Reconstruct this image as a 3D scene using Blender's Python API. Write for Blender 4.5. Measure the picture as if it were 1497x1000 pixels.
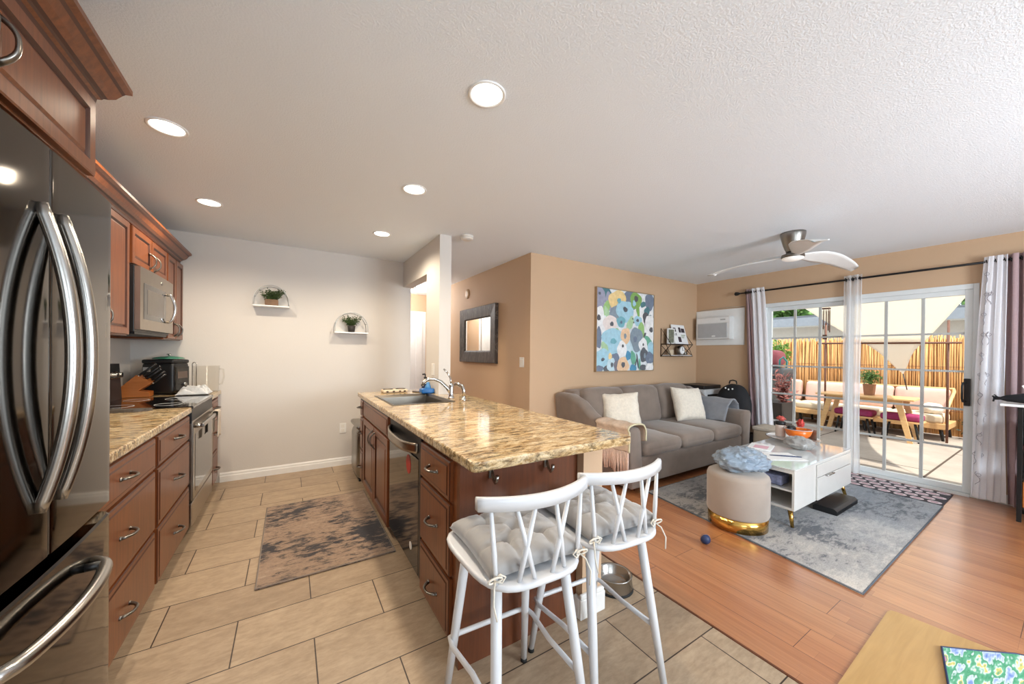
import bpy, bmesh, math, random
from mathutils import Vector, Matrix, noise
for _o in list(bpy.data.objects): bpy.data.objects.remove(_o)
SC = bpy.context.scene
COL = SC.collection
PI = math.pi
rnd = random.Random(11)

# ------------------------------------------------------------------ camera
# X runs along the back wall to the patio doors, Y runs along the kitchen run, Z up; metres; lens 1.315 m above the floor
CAM_H = 1.315
yaw, pitch, roll = (math.radians(a) for a in (31.886, -0.241, 0.610))
_d = Vector((math.sin(yaw)*math.cos(pitch), math.cos(yaw)*math.cos(pitch), math.sin(pitch)))
_r = Vector((math.cos(yaw), -math.sin(yaw), 0)); _u = _r.cross(_d)
_r2 = _r*math.cos(roll)+_u*math.sin(roll); _u2 = -_r*math.sin(roll)+_u*math.cos(roll)
cam = bpy.data.objects.new('camera', bpy.data.cameras.new('camera')); COL.objects.link(cam)
cam.matrix_world = Matrix(((_r2.x, _u2.x, -_d.x, 0), (_r2.y, _u2.y, -_d.y, 0), (_r2.z, _u2.z, -_d.z, CAM_H), (0, 0, 0, 1)))
cam.data.sensor_fit = 'HORIZONTAL'; cam.data.sensor_width = 36
cam.data.lens = 521.687/1497*36
cam.data.shift_y = 18.64/1497
cam.data.clip_start = 0.02; cam.data.clip_end = 200
SC.camera = cam

# ------------------------------------------------------------------ exposure, sky, sun, window fill lamps
SC.view_settings.view_transform = 'Standard'; SC.view_settings.look = 'None'
SC.view_settings.exposure = 0.06; SC.view_settings.gamma = 1.0
SC.view_settings.use_curve_mapping = False
W = bpy.data.worlds.new('sky'); SC.world = W; W.use_nodes = True
_bg = W.node_tree.nodes['Background']
_bg.inputs['Color'].default_value = (0.80, 0.90, 1.0, 1); _bg.inputs['Strength'].default_value = 2.4
def add_light(name, kind, loc, energy, color=(1, 1, 1), rot=None, parent=None, **kw):
    l = bpy.data.lights.new(name, kind); l.energy = energy; l.color = color
    for k, v in kw.items(): setattr(l, k, v)
    o = bpy.data.objects.new(name, l); COL.objects.link(o); o.location = loc
    if rot: o.rotation_euler = rot
    if parent: o.parent = parent
    return o
_sun_dir = Vector((0.15, 0.40, -0.85))
sun = add_light('sun', 'SUN', (0, 0, 6), 7.0, (1.0, 0.95, 0.86), angle=0.012)
sun.rotation_euler = _sun_dir.to_track_quat('-Z', 'Y').to_euler()
# area lamps added outside the two unseen rear windows, in place of their daylight
for wx, we in ((-0.1, 36), (2.9, 160)):
    add_light('window_fill', 'AREA', (wx, -2.36, 1.45), we, (0.80, 0.91, 1.0), (PI/2, 0, 0), shape='RECTANGLE', size=1.7, size_y=1.25)

# ------------------------------------------------------------------ materials
def C(r, g, b):
    f = lambda c: (c/12.92 if c <= 0.04045 else ((c+0.055)/1.055)**2.4)
    return (f(r/255), f(g/255), f(b/255), 1.0)
def new_mat(name):
    m = bpy.data.materials.new(name); m.use_nodes = True
    nt = m.node_tree; b = nt.nodes['Principled BSDF']
    return m, nt, b
def nd(nt, t, ins=None, **props):
    n = nt.nodes.new(t)
    for k, v in props.items(): setattr(n, k, v)
    for k, v in (ins or {}).items():
        if hasattr(v, 'is_output'): nt.links.new(v, n.inputs[k])
        else: n.inputs[k].default_value = v
    return n
def ramp(nt, fac, stops, interp='LINEAR'):
    n = nt.nodes.new('ShaderNodeValToRGB'); nt.links.new(fac, n.inputs['Fac'])
    e = n.color_ramp.elements; n.color_ramp.interpolation = interp
    while len(e) < len(stops): e.new(0.5)
    for i, (p, c) in enumerate(stops): e[i].position = p; e[i].color = c
    return n.outputs['Color']
def coords(nt, scale=(1, 1, 1), loc=(0, 0, 0), rot=(0, 0, 0), kind='Object'):
    tc = nt.nodes.new('ShaderNodeTexCoord')
    return nd(nt, 'ShaderNodeMapping', {'Vector': tc.outputs[kind], 'Scale': scale, 'Location': loc, 'Rotation': rot}).outputs['Vector']
def noise_fac(nt, vec, scale, detail=4, rough=0.55, dist=0.0):
    return nd(nt, 'ShaderNodeTexNoise', {'Vector': vec, 'Scale': scale, 'Detail': detail, 'Roughness': rough, 'Distortion': dist}).outputs['Fac']
def mix(nt, fac, a, b, mode='MIX'):
    n = nt.nodes.new('ShaderNodeMix'); n.data_type = 'RGBA'; n.blend_type = mode
    for s, v in ((n.inputs[0], fac), (n.inputs[6], a), (n.inputs[7], b)):
        if hasattr(v, 'is_output'): nt.links.new(v, s)
        else: s.default_value = v
    return n.outputs[2]
def bump(nt, b, height, strength=0.2, dist=0.01):
    n = nd(nt, 'ShaderNodeBump', {'Height': height, 'Strength': strength, 'Distance': dist})
    nt.links.new(n.outputs['Normal'], b.inputs['Normal'])
def simple(name, col, rough=0.5, metal=0.0, var=0.06, scale=14.0, bmp=0.0, bscale=120.0, coat=0.0, sheen=0.0, stretch=(1, 1, 1), spec=None):
    """base colour with a gentle noise variation and an optional fine bump"""
    m, nt, b = new_mat(name)
    v = coords(nt, stretch)
    f = noise_fac(nt, v, scale, 3)
    lo = tuple(max(0, c*(1-var)) for c in col[:3])+(1,); hi = tuple(min(1, c*(1+var)) for c in col[:3])+(1,)
    nt.links.new(ramp(nt, f, [(0.3, lo), (0.7, hi)]), b.inputs['Base Color'])
    b.inputs['Roughness'].default_value = rough; b.inputs['Metallic'].default_value = metal
    if coat: b.inputs['Coat Weight'].default_value = coat; b.inputs['Coat Roughness'].default_value = 0.08
    if sheen: b.inputs['Sheen Weight'].default_value = sheen
    if spec is not None: b.inputs['Specular IOR Level'].default_value = spec
    if bmp: bump(nt, b, noise_fac(nt, v, bscale, 2), bmp, 0.004)
    return m
def cherry(name, a, c, grain=(60, 60, 4)):
    m, nt, b = new_mat(name)
    v = coords(nt, (1, 1, 1))
    g = nd(nt, 'ShaderNodeMapping', {'Vector': v, 'Scale': grain}).outputs['Vector']
    f1 = noise_fac(nt, g, 1.0, 5, 0.6, 0.4); f2 = noise_fac(nt, v, 2.2, 3)
    c1 = ramp(nt, f1, [(0.3, a), (0.72, c)])
    c2 = mix(nt, 0.35, c1, ramp(nt, f2, [(0.35, a), (0.7, c)]))
    nt.links.new(c2, b.inputs['Base Color']); b.inputs['Roughness'].default_value = 0.34
    b.inputs['Coat Weight'].default_value = 0.12; b.inputs['Coat Roughness'].default_value = 0.15
    return m
M = {}
M['cherry'] = cherry('cherry_wood', C(92, 46, 19), C(138, 76, 35))
M['cherry_dark'] = cherry('cherry_wood_dark', C(82, 42, 21), C(112, 60, 31))
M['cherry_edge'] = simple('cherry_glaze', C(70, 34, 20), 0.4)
M['oak'] = cherry('knife_block_wood', C(166, 92, 40), C(196, 120, 62), (4, 60, 60))
M['pine'] = cherry('pale_garden_wood', C(204, 158, 104), C(228, 188, 136), (6, 4, 60))
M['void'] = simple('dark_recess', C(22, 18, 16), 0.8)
M['steel'] = simple('brushed_steel', C(176, 174, 170), 0.24, 1.0, 0.05, 30, stretch=(1, 1, 30))
M['nickel'] = simple('brushed_nickel', C(150, 146, 140), 0.3, 1.0, 0.05, 40)
M['pewter'] = simple('antique_pewter', C(128, 124, 118), 0.32, 1.0, 0.1, 60)
M['chrome'] = simple('chrome', C(214, 212, 210), 0.1, 1.0, 0.02)
M['blacksteel'] = simple('black_stainless', C(86, 81, 76), 0.07, 1.0, 0.02, 6)
M['microsteel'] = simple('slate_steel', C(170, 160, 148), 0.28, 1.0, 0.03, 20)
M['blackglass'] = simple('black_glass', C(14, 14, 15), 0.05, 0, 0.02, coat=0.6)
M['black'] = simple('black_plastic', C(24, 24, 26), 0.4)
M['blackmat'] = simple('black_fabric', C(24, 24, 28), 0.85, bmp=0.3, bscale=300)
M['blackmetal'] = simple('black_metal', C(30, 29, 29), 0.42, 0.4)
M['bronze'] = simple('dark_bronze_wire', C(70, 54, 44), 0.45, 0.7)
M['gold'] = simple('polished_gold', C(214, 172, 92), 0.16, 1.0, 0.04)
M['white'] = simple('white_paint', C(238, 238, 236), 0.4, var=0.02)
M['hoop'] = simple('satin_white_wire', C(196, 195, 192), 0.35, 0.3, 0.03)
M['whitegloss'] = simple('white_lacquer', C(216, 213, 208), 0.18, var=0.015, coat=0.4)
M['trim'] = simple('white_trim_paint', C(236, 234, 230), 0.4, var=0.02)
M['muntin'] = simple('door_grille_vinyl', C(186, 186, 182), 0.4, var=0.02)
M['vinyl'] = simple('door_vinyl', C(226, 230, 230), 0.35, var=0.02)
M['plasticwhite'] = simple('white_plastic', C(232, 230, 226), 0.4, var=0.02)
M['acgrey'] = simple('ac_grille', C(188, 188, 188), 0.5, var=0.03)
M['acwhite'] = simple('ac_case', C(226, 226, 224), 0.45, var=0.02)
M['stoolwhite'] = simple('stool_white_lacquer', C(214, 215, 218), 0.3, var=0.015, coat=0.2)
M['rubber'] = simple('black_rubber', C(18, 18, 18), 0.7)
M['sofa'] = simple('taupe_microfibre', C(128, 113, 102), 0.9, var=0.11, scale=7, bmp=0.12, bscale=260, sheen=0.3)
M['pouf'] = simple('taupe_velvet', C(160, 146, 134), 0.8, var=0.08, scale=5, bmp=0.1, bscale=300, sheen=0.5)
M['velvet'] = simple('grey_velvet', C(150, 147, 145), 0.72, var=0.09, scale=9, bmp=0.08, bscale=200, sheen=0.55)
M['cream'] = simple('cream_plush', C(232, 222, 206), 0.95, var=0.07, scale=40, bmp=0.9, bscale=90, sheen=0.4)
M['greyfleece'] = simple('grey_fleece', C(136, 138, 144), 0.9, var=0.08, bmp=0.3, bscale=120, sheen=0.4)
M['throw'] = simple('blush_throw', C(208, 186, 166), 0.95, var=0.12, scale=30, bmp=0.4, bscale=200)
M['throwedge'] = simple('cream_throw_edge', C(206, 196, 164), 0.95, var=0.12, scale=40, bmp=0.4)
M['tassel'] = simple('blush_tassel', C(228, 198, 182), 0.95, var=0.1, scale=60)
M['tie'] = simple('cream_cord', C(222, 214, 200), 0.9)
M['towel'] = simple('white_towel', C(196, 197, 198), 0.95, var=0.06, bmp=0.5, bscale=160)
M['towelbeige'] = simple('beige_towel', C(206, 192, 176), 0.95, var=0.06, bmp=0.5, bscale=160)
M['red'] = simple('red_plastic', C(176, 30, 26), 0.45)
M['orange'] = simple('orange_ceramic', C(236, 118, 28), 0.25, var=0.04, coat=0.4)
M['planterbrown'] = simple('weathered_planter', C(122, 96, 74), 0.8, var=0.2)
M['terracotta'] = simple('clay', C(150, 104, 76), 0.8, var=0.1)
M['darkpot'] = simple('dark_pot', C(44, 38, 36), 0.6)
M['blue'] = simple('blue_plastic', C(28, 100, 168), 0.4)
M['navy'] = simple('navy_rubber', C(30, 46, 84), 0.5)
M['teal'] = simple('teal_plastic', C(74, 160, 160), 0.4)
M['green'] = simple('green_silicone', C(60, 128, 104), 0.4)
M['pinkprint'] = simple('pink_print', C(228, 178, 190), 0.6)
M['paper'] = simple('paper', C(242, 242, 242), 0.6, var=0.015)
M['ink'] = simple('ink', C(58, 46, 54), 0.7)
M['olive'] = simple('leaf_olive', C(58, 76, 36), 0.6, var=0.3, scale=25)
M['leafdark'] = simple('leaf_dark', C(46, 62, 34), 0.6, var=0.3, scale=25)
M['leaf'] = simple('leaf_bright', C(128, 168, 62), 0.6, var=0.3, scale=9)
M['leafmid'] = simple('leaf_mid', C(92, 128, 56), 0.6, var=0.3, scale=9)
M['leafred'] = simple('leaf_burgundy', C(118, 62, 56), 0.6, var=0.3, scale=12)
M['bark'] = simple('bark', C(96, 76, 60), 0.9, var=0.2)
M['slate'] = simple('dark_stone', C(82, 74, 66), 0.5, var=0.35, scale=60)
M['outcush'] = simple('blush_outdoor_cushion', C(206, 166, 152), 0.9, var=0.04, bmp=0.2)
M['outcream'] = simple('cream_outdoor_cushion', C(206, 188, 162), 0.9, var=0.04, bmp=0.2)
M['maroon'] = simple('maroon_cushion', C(140, 36, 84), 0.85, var=0.1, bmp=0.2)
M['wicker'] = simple('wicker', C(196, 166, 128), 0.8, var=0.2, scale=90, bmp=0.8, bscale=80)
M['rust'] = simple('rusty_pipe', C(104, 66, 50), 0.7, var=0.2, scale=30)
M['greycover'] = simple('grey_cover', C(120, 122, 120), 0.8, var=0.1)
M['housewall'] = simple('neighbour_stucco', C(186, 180, 170), 0.9, var=0.04, bmp=0.3)
M['houseroof'] = simple('neighbour_fascia', C(138, 143, 150), 0.8, var=0.06)
M['smoke'] = simple('off_white_plastic', C(226, 222, 214), 0.45, var=0.02)
M['pinkdrape'] = simple('mauve_drape', C(176, 150, 152), 0.9, var=0.07, scale=60, bmp=0.4, bscale=240, stretch=(1, 1, 6))
M['photo'] = simple('photo_print', C(120, 122, 104), 0.5, var=0.5, scale=30)
M['embroider'] = simple('grey_thread', C(148, 143, 152), 0.8)

def emit_mat(name, col, s):
    m, nt, b = new_mat(name)
    b.inputs['Base Color'].default_value = col; b.inputs['Emission Color'].default_value = col; b.inputs['Emission Strength'].default_value = s
    return m
M['lamp'] = emit_mat('downlight_lens', (1.0, 0.93, 0.82, 1), 6.0)
M['fanlamp'] = emit_mat('fan_lens', (1.0, 0.97, 0.92, 1), 0.25)

def wall_paint(name, col, bscale=70, bs=0.12):
    m, nt, b = new_mat(name); v = coords(nt)
    f = noise_fac(nt, v, 1.3, 3)
    nt.links.new(ramp(nt, f, [(0.3, tuple(c*0.97 for c in col[:3])+(1,)), (0.7, col)]), b.inputs['Base Color'])
    b.inputs['Roughness'].default_value = 0.7
    bump(nt, b, noise_fac(nt, v, bscale, 3), bs, 0.004)
    return m
M['wallgrey'] = wall_paint('warm_grey_wall_paint', C(213, 207, 200))
M['walltan'] = wall_paint('tan_wall_paint', C(202, 170, 138))
M['wallwhite'] = wall_paint('white_wall_paint', C(228, 226, 222))
def popcorn():
    m, nt, b = new_mat('textured_ceiling_paint'); v = coords(nt)
    b.inputs['Base Color'].default_value = C(238, 244, 250); b.inputs['Roughness'].default_value = 0.9
    a = noise_fac(nt, v, 125, 3, 0.6)
    h = ramp(nt, a, [(0.42, (0, 0, 0, 1)), (0.62, (1, 1, 1, 1))])
    bump(nt, b, h, 0.25, 0.005)
    return m
M['ceiling'] = popcorn()

def tile_mat():
    m, nt, b = new_mat('beige_porcelain_tile')
    v = coords(nt, loc=(0.42, -2.256+0.3055*40, 0))
    br = nd(nt, 'ShaderNodeTexBrick', {'Vector': v, 'Scale': 1.0, 'Mortar Size': 0.0028, 'Mortar Smooth': 0.1, 'Bias': 0.0, 'Brick Width': 0.6165, 'Row Height': 0.3055,
        'Color1': C(174, 153, 129), 'Color2': C(192, 171, 145), 'Mortar': C(64, 50, 40)}, offset=0.5, offset_frequency=2, squash=1.0)
    v2 = coords(nt)
    s = nd(nt, 'ShaderNodeMapping', {'Vector': v2, 'Scale': (2.2, 6.5, 1)}).outputs['Vector']
    f = noise_fac(nt, s, 2.0, 8, 0.65, 0.6)
    f2 = noise_fac(nt, s, 9.0, 6, 0.7, 0.3)
    k = mix(nt, 0.5, ramp(nt, f, [(0.30, C(150, 132, 114)), (0.48, C(206, 192, 176)), (0.66, C(255, 250, 242))]),
            ramp(nt, f2, [(0.34, C(156, 138, 120)), (0.62, C(255, 250, 244))]))
    col = mix(nt, 0.85, br.outputs['Color'], k, 'MULTIPLY')
    col = mix(nt, 0.35, col, br.outputs['Color'])
    nt.links.new(col, b.inputs['Base Color']); b.inputs['Roughness'].default_value = 0.42
    bump(nt, b, br.outputs['Fac'], -0.5, 0.003)
    return m
M['tile'] = tile_mat()
def laminate():
    m, nt, b = new_mat('cherry_laminate_boards')
    v = coords(nt, rot=(0, 0, PI/2), loc=(0.3, 10, 0))
    br = nd(nt, 'ShaderNodeTexBrick', {'Vector': v, 'Scale': 1.0, 'Mortar Size': 0.0006, 'Brick Width': 1.25, 'Row Height': 0.066,
        'Color1': C(162, 96, 52), 'Color2': C(194, 130, 80), 'Mortar': C(120, 68, 40)}, offset=0.37, offset_frequency=3)
    br2 = nd(nt, 'ShaderNodeTexBrick', {'Vector': v, 'Scale': 1.0, 'Mortar Size': 0.0014, 'Brick Width': 1.25, 'Row Height': 0.198,
        'Color1': (1, 1, 1, 1), 'Color2': (0.9, 0.9, 0.9, 1), 'Mortar': C(110, 62, 40)}, offset=0.43, offset_frequency=2)
    g = coords(nt, (55, 2.2, 1))
    f = noise_fac(nt, g, 1.0, 5, 0.6, 0.5)
    c = mix(nt, 0.4, br.outputs['Color'], ramp(nt, f, [(0.3, C(150, 88, 52)), (0.7, C(214, 146, 98))]))
    c = mix(nt, 1.0, c, br2.outputs['Color'], 'MULTIPLY')
    nt.links.new(c, b.inputs['Base Color']); b.inputs['Roughness'].default_value = 0.3
    b.inputs['Specular IOR Level'].default_value = 0.6
    b.inputs['Coat Weight'].default_value = 1.0; b.inputs['Coat Roughness'].default_value = 0.24; b.inputs['Coat IOR'].default_value = 1.9
    return m
M['laminate'] = laminate()
def granite():
    m, nt, b = new_mat('gold_granite'); v = coords(nt)
    w = coords(nt, (0.8, 3.0, 2.2), rot=(0, 0, math.radians(-16)))
    big = noise_fac(nt, w, 3.2, 7, 0.62, 1.8)
    fl = noise_fac(nt, w, 10, 9, 0.76, 1.5)
    sp = nd(nt, 'ShaderNodeTexVoronoi', {'Vector': v, 'Scale': 95.0}).outputs['Distance']
    c1 = ramp(nt, big, [(0.28, C(84, 58, 36)), (0.38, C(146, 104, 60)), (0.46, C(204, 172, 122)), (0.56, C(228, 210, 174)), (0.66, C(192, 158, 108)), (0.78, C(120, 86, 52))])
    c2 = ramp(nt, fl, [(0.36, C(34, 27, 22)), (0.43, C(112, 78, 46)), (0.51, C(206, 176, 126)), (0.60, C(234, 220, 190)), (0.72, C(190, 152, 100))])
    c = mix(nt, 0.55, c1, c2)
    dk = ramp(nt, noise_fac(nt, w, 17, 8, 0.78, 1.2), [(0.40, (0.06, 0.05, 0.045, 1)), (0.50, (1, 1, 1, 1))])
    patch = ramp(nt, noise_fac(nt, w, 2.4, 3, 0.5), [(0.40, (0.55, 0.55, 0.55, 1)), (0.56, (1, 1, 1, 1))])
    c = mix(nt, patch, c, mix(nt, 1.0, c, dk, 'MULTIPLY'))
    c = mix(nt, 0.5, c, ramp(nt, sp, [(0.0, C(150, 112, 70)), (0.45, (1, 1, 1, 1))]), 'MULTIPLY')
    nt.links.new(c, b.inputs['Base Color']); b.inputs['Roughness'].default_value = 0.08
    b.inputs['Specular IOR Level'].default_value = 0.55
    return m
M['granite'] = granite()
def rug_mat(name, base, light, dark, seed, thr=0.52, accent=None):
    m, nt, b = new_mat(name)
    v = coords(nt, (1, 1, 1), loc=(seed, seed*1.7, 0))
    st = nd(nt, 'ShaderNodeMapping', {'Vector': v, 'Scale': (1.0, 2.4, 1)}).outputs['Vector']
    big = noise_fac(nt, v, 1.9, 3, 0.5); mid = noise_fac(nt, st, 11, 8, 0.75, 0.4); fine = noise_fac(nt, st, 60, 4, 0.7)
    s = nd(nt, 'ShaderNodeMath', {0: big, 1: mid}, operation='ADD').outputs[0]
    s = nd(nt, 'ShaderNodeMath', {0: s, 1: 0.5}, operation='MULTIPLY').outputs[0]
    c = ramp(nt, s, [(thr-0.13, light), (thr-0.04, base), (thr, base), (thr+0.065, dark)])
    if accent:
        a = ramp(nt, noise_fac(nt, coords(nt, loc=(seed*2, 3, 0)), 1.3, 3), [(0.45, (0, 0, 0, 1)), (0.62, (1, 1, 1, 1))])
        px = nd(nt, 'ShaderNodeSeparateXYZ', {0: coords(nt)}).outputs[0]
        g = nd(nt, 'ShaderNodeMapRange', {0: px, 1: -0.9, 2: 0.9, 3: 0.0, 4: 0.75}).outputs[0]
        c = mix(nt, nd(nt, 'ShaderNodeMath', {0: a, 1: 0.35, 2: g}, operation='MULTIPLY_ADD', use_clamp=True).outputs[0], c, mix(nt, 1.0, c, accent, 'MULTIPLY'))
    c = mix(nt, 0.55, c, ramp(nt, fine, [(0.3, (0.45, 0.45, 0.45, 1)), (0.62, (1, 1, 1, 1))]), 'MULTIPLY')
    nt.links.new(c, b.inputs['Base Color']); b.inputs['Roughness'].default_value = 0.95
    b.inputs['Sheen Weight'].default_value = 0.2
    bump(nt, b, fine, 0.4, 0.004)
    return m
M['rugkitchen'] = rug_mat('distressed_taupe_rug', C(160, 134, 112), C(190, 166, 142), C(52, 49, 52), 3.1, 0.497)
M['rugliving'] = rug_mat('distressed_blue_rug', C(172, 166, 160), C(208, 198, 186), C(84, 86, 92), 7.7, 0.505, C(176, 192, 214))
def doormat_mat():
    m, nt, b = new_mat('medallion_mat_print')
    v = coords(nt)
    br = nd(nt, 'ShaderNodeTexBrick', {'Vector': coords(nt, rot=(0, 0, PI/2)), 'Scale': 1.0, 'Mortar Size': 0.012, 'Mortar Smooth': 0.5, 'Brick Width': 0.135, 'Row Height': 0.135,
        'Color1': C(222, 208, 210), 'Color2': C(206, 184, 190), 'Mortar': C(58, 52, 58)}, offset=0.5, offset_frequency=2)
    c = mix(nt, 0.4, br.outputs['Color'], ramp(nt, noise_fac(nt, v, 34, 4), [(0.36, C(120, 84, 92)), (0.6, (1, 1, 1, 1))]), 'MULTIPLY')
    nt.links.new(c, b.inputs['Base Color']); b.inputs['Roughness'].default_value = 0.9
    return m
M['doormat'] = doormat_mat()
M['chairmat'] = cherry('tan_bamboo_mat', C(172, 134, 82), C(196, 156, 102), (3, 40, 3))
def quilt():
    m, nt, b = new_mat('floral_quilt_print')
    w = coords(nt, (3.0, 14.0, 1), rot=(0, 0, 0.9), loc=(2.3, 1.1, 0))
    f = noise_fac(nt, w, 1.6, 3, 0.6, 0.1)
    c = ramp(nt, f, [(0.30, C(60, 98, 176)), (0.37, C(150, 170, 216)), (0.42, C(206, 216, 220)), (0.45, C(64, 146, 104)), (0.52, C(104, 172, 136)),
        (0.55, C(206, 220, 216)), (0.58, C(222, 200, 110)), (0.62, C(86, 160, 120)), (0.66, C(210, 126, 160)), (0.72, C(186, 176, 214))])
    nt.links.new(c, b.inputs['Base Color']); b.inputs['Roughness'].default_value = 0.85
    bump(nt, b, noise_fac(nt, coords(nt), 300, 2), 0.3, 0.002)
    return m
M['quilt'] = quilt()
def concrete():
    m, nt, b = new_mat('patio_concrete'); v = coords(nt)
    f = noise_fac(nt, v, 1.5, 8, 0.65)
    c = ramp(nt, f, [(0.3, C(140, 128, 118)), (0.7, C(168, 156, 144))])
    br = nd(nt, 'ShaderNodeTexBrick', {'Vector': v, 'Scale': 1.0, 'Mortar Size': 0.012, 'Brick Width': 3.0, 'Row Height': 1.5, 'Color1': (1, 1, 1, 1), 'Color2': (1, 1, 1, 1), 'Mortar': C(120, 104, 92)})
    nt.links.new(mix(nt, 1.0, c, br.outputs['Color'], 'MULTIPLY'), b.inputs['Base Color']); b.inputs['Roughness'].default_value = 0.9
    return m
M['concrete'] = concrete()
def reed():
    m, nt, b = new_mat('bamboo_reed'); v = coords(nt, (60, 60, 1.6))
    f = noise_fac(nt, v, 1.0, 6, 0.7, 0.3)
    c = ramp(nt, f, [(0.28, C(172, 118, 70)), (0.45, C(200, 144, 86)), (0.6, C(222, 172, 112)), (0.75, C(240, 208, 162))])
    nt.links.new(c, b.inputs['Base Color']); b.inputs['Roughness'].default_value = 0.8
    bump(nt, b, f, 0.5, 0.01)
    return m
M['reed'] = reed()
def mirror_frame():
    m, nt, b = new_mat('grey_weathered_frame'); v = coords(nt, (1, 9, 1.5), rot=(0.15, 0, 0))
    f = noise_fac(nt, v, 3.0, 5, 0.6, 1.2)
    nt.links.new(ramp(nt, f, [(0.3, C(46, 40, 38)), (0.52, C(66, 58, 54)), (0.55, C(112, 102, 94)), (0.58, C(62, 55, 51)), (0.8, C(76, 68, 63))]), b.inputs['Base Color'])
    b.inputs['Roughness'].default_value = 0.5
    return m
M['mirrorframe'] = mirror_frame()
M['mirror'] = simple('mirror_glass', C(236, 238, 236), 0.02, 1.0, 0.0)

def pane(name, tint=(1, 1, 1, 1), ior=1.45, rough=0.0):
    m, nt, b = new_mat(name); nt.nodes.remove(b)
    out = [n for n in nt.nodes if n.type == 'OUTPUT_MATERIAL'][0]
    t = nd(nt, 'ShaderNodeBsdfTransparent', {'Color': tint}); g = nd(nt, 'ShaderNodeBsdfGlossy', {'Roughness': rough})
    lw = nd(nt, 'ShaderNodeLayerWeight', {'Blend': 0.5}).outputs['Facing']
    f5 = nd(nt, 'ShaderNodeMath', {0: lw, 1: 5.0}, operation='POWER').outputs[0]
    r0 = ((ior-1)/(ior+1))**2
    f = nd(nt, 'ShaderNodeMath', {0: f5, 1: 1-r0, 2: r0}, operation='MULTIPLY_ADD')
    x = nd(nt, 'ShaderNodeMixShader', {0: f.outputs[0], 1: t.outputs[0], 2: g.outputs[0]})
    nt.links.new(x.outputs[0], out.inputs[0])
    return m
M['glass'] = pane('window_glass', (0.97, 0.985, 0.98, 1), 1.22)
M['tabletop'] = simple('white_backed_glass', C(228, 230, 230), 0.04, var=0.01, coat=1.0)
M['tableglass'] = pane('table_glass', (0.95, 0.96, 0.96, 1), 1.5)
M['clearplastic'] = pane('clear_plastic', (0.93, 0.92, 0.90, 1), 1.3, 0.12)
def cloth(name, col, trans, see):
    """woven cloth: diffuse + translucent, with open weave"""
    m, nt, b = new_mat(name); nt.nodes.remove(b)
    out = [n for n in nt.nodes if n.type == 'OUTPUT_MATERIAL'][0]
    v = coords(nt, (1, 1, 8)); f = noise_fac(nt, v, 60, 3)
    c = ramp(nt, f, [(0.3, tuple(x*0.92 for x in col[:3])+(1,)), (0.7, col)])
    d = nd(nt, 'ShaderNodeBsdfDiffuse', {'Color': c}); t = nd(nt, 'ShaderNodeBsdfTranslucent', {'Color': c}); p = nd(nt, 'ShaderNodeBsdfTransparent')
    x = nd(nt, 'ShaderNodeMixShader', {0: trans, 1: d.outputs[0], 2: t.outputs[0]})
    y = nd(nt, 'ShaderNodeMixShader', {0: see, 1: x.outputs[0], 2: p.outputs[0]})
    nt.links.new(y.outputs[0], out.inputs[0])
    return m
M['sheer'] = cloth('white_sheer', C(252, 252, 253), 0.4, 0.30)
M['sheerthick'] = cloth('white_sheer_lined', C(250, 249, 253), 0.2, 0.06)
M['sail'] = cloth('cream_shade_sail', C(247, 241, 230), 0.5, 0.0)
M['bag'] = None
def bag_mat(name, col):
    m, nt, b = new_mat(name)
    b.inputs['Base Color'].default_value = col; b.inputs['Roughness'].default_value = 0.18
    b.inputs['Transmission Weight'].default_value = 0.0; b.inputs['Coat Weight'].default_value = 0.8; b.inputs['Coat Roughness'].default_value = 0.1
    bump(nt, b, noise_fac(nt, coords(nt), 26, 5, 0.7, 1.5), 0.9, 0.02)
    return m
M['bag'] = bag_mat('pale_blue_plastic_bag', C(148, 166, 184))
M['greybag'] = bag_mat('grey_plastic_bag', C(172, 170, 167))

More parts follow.
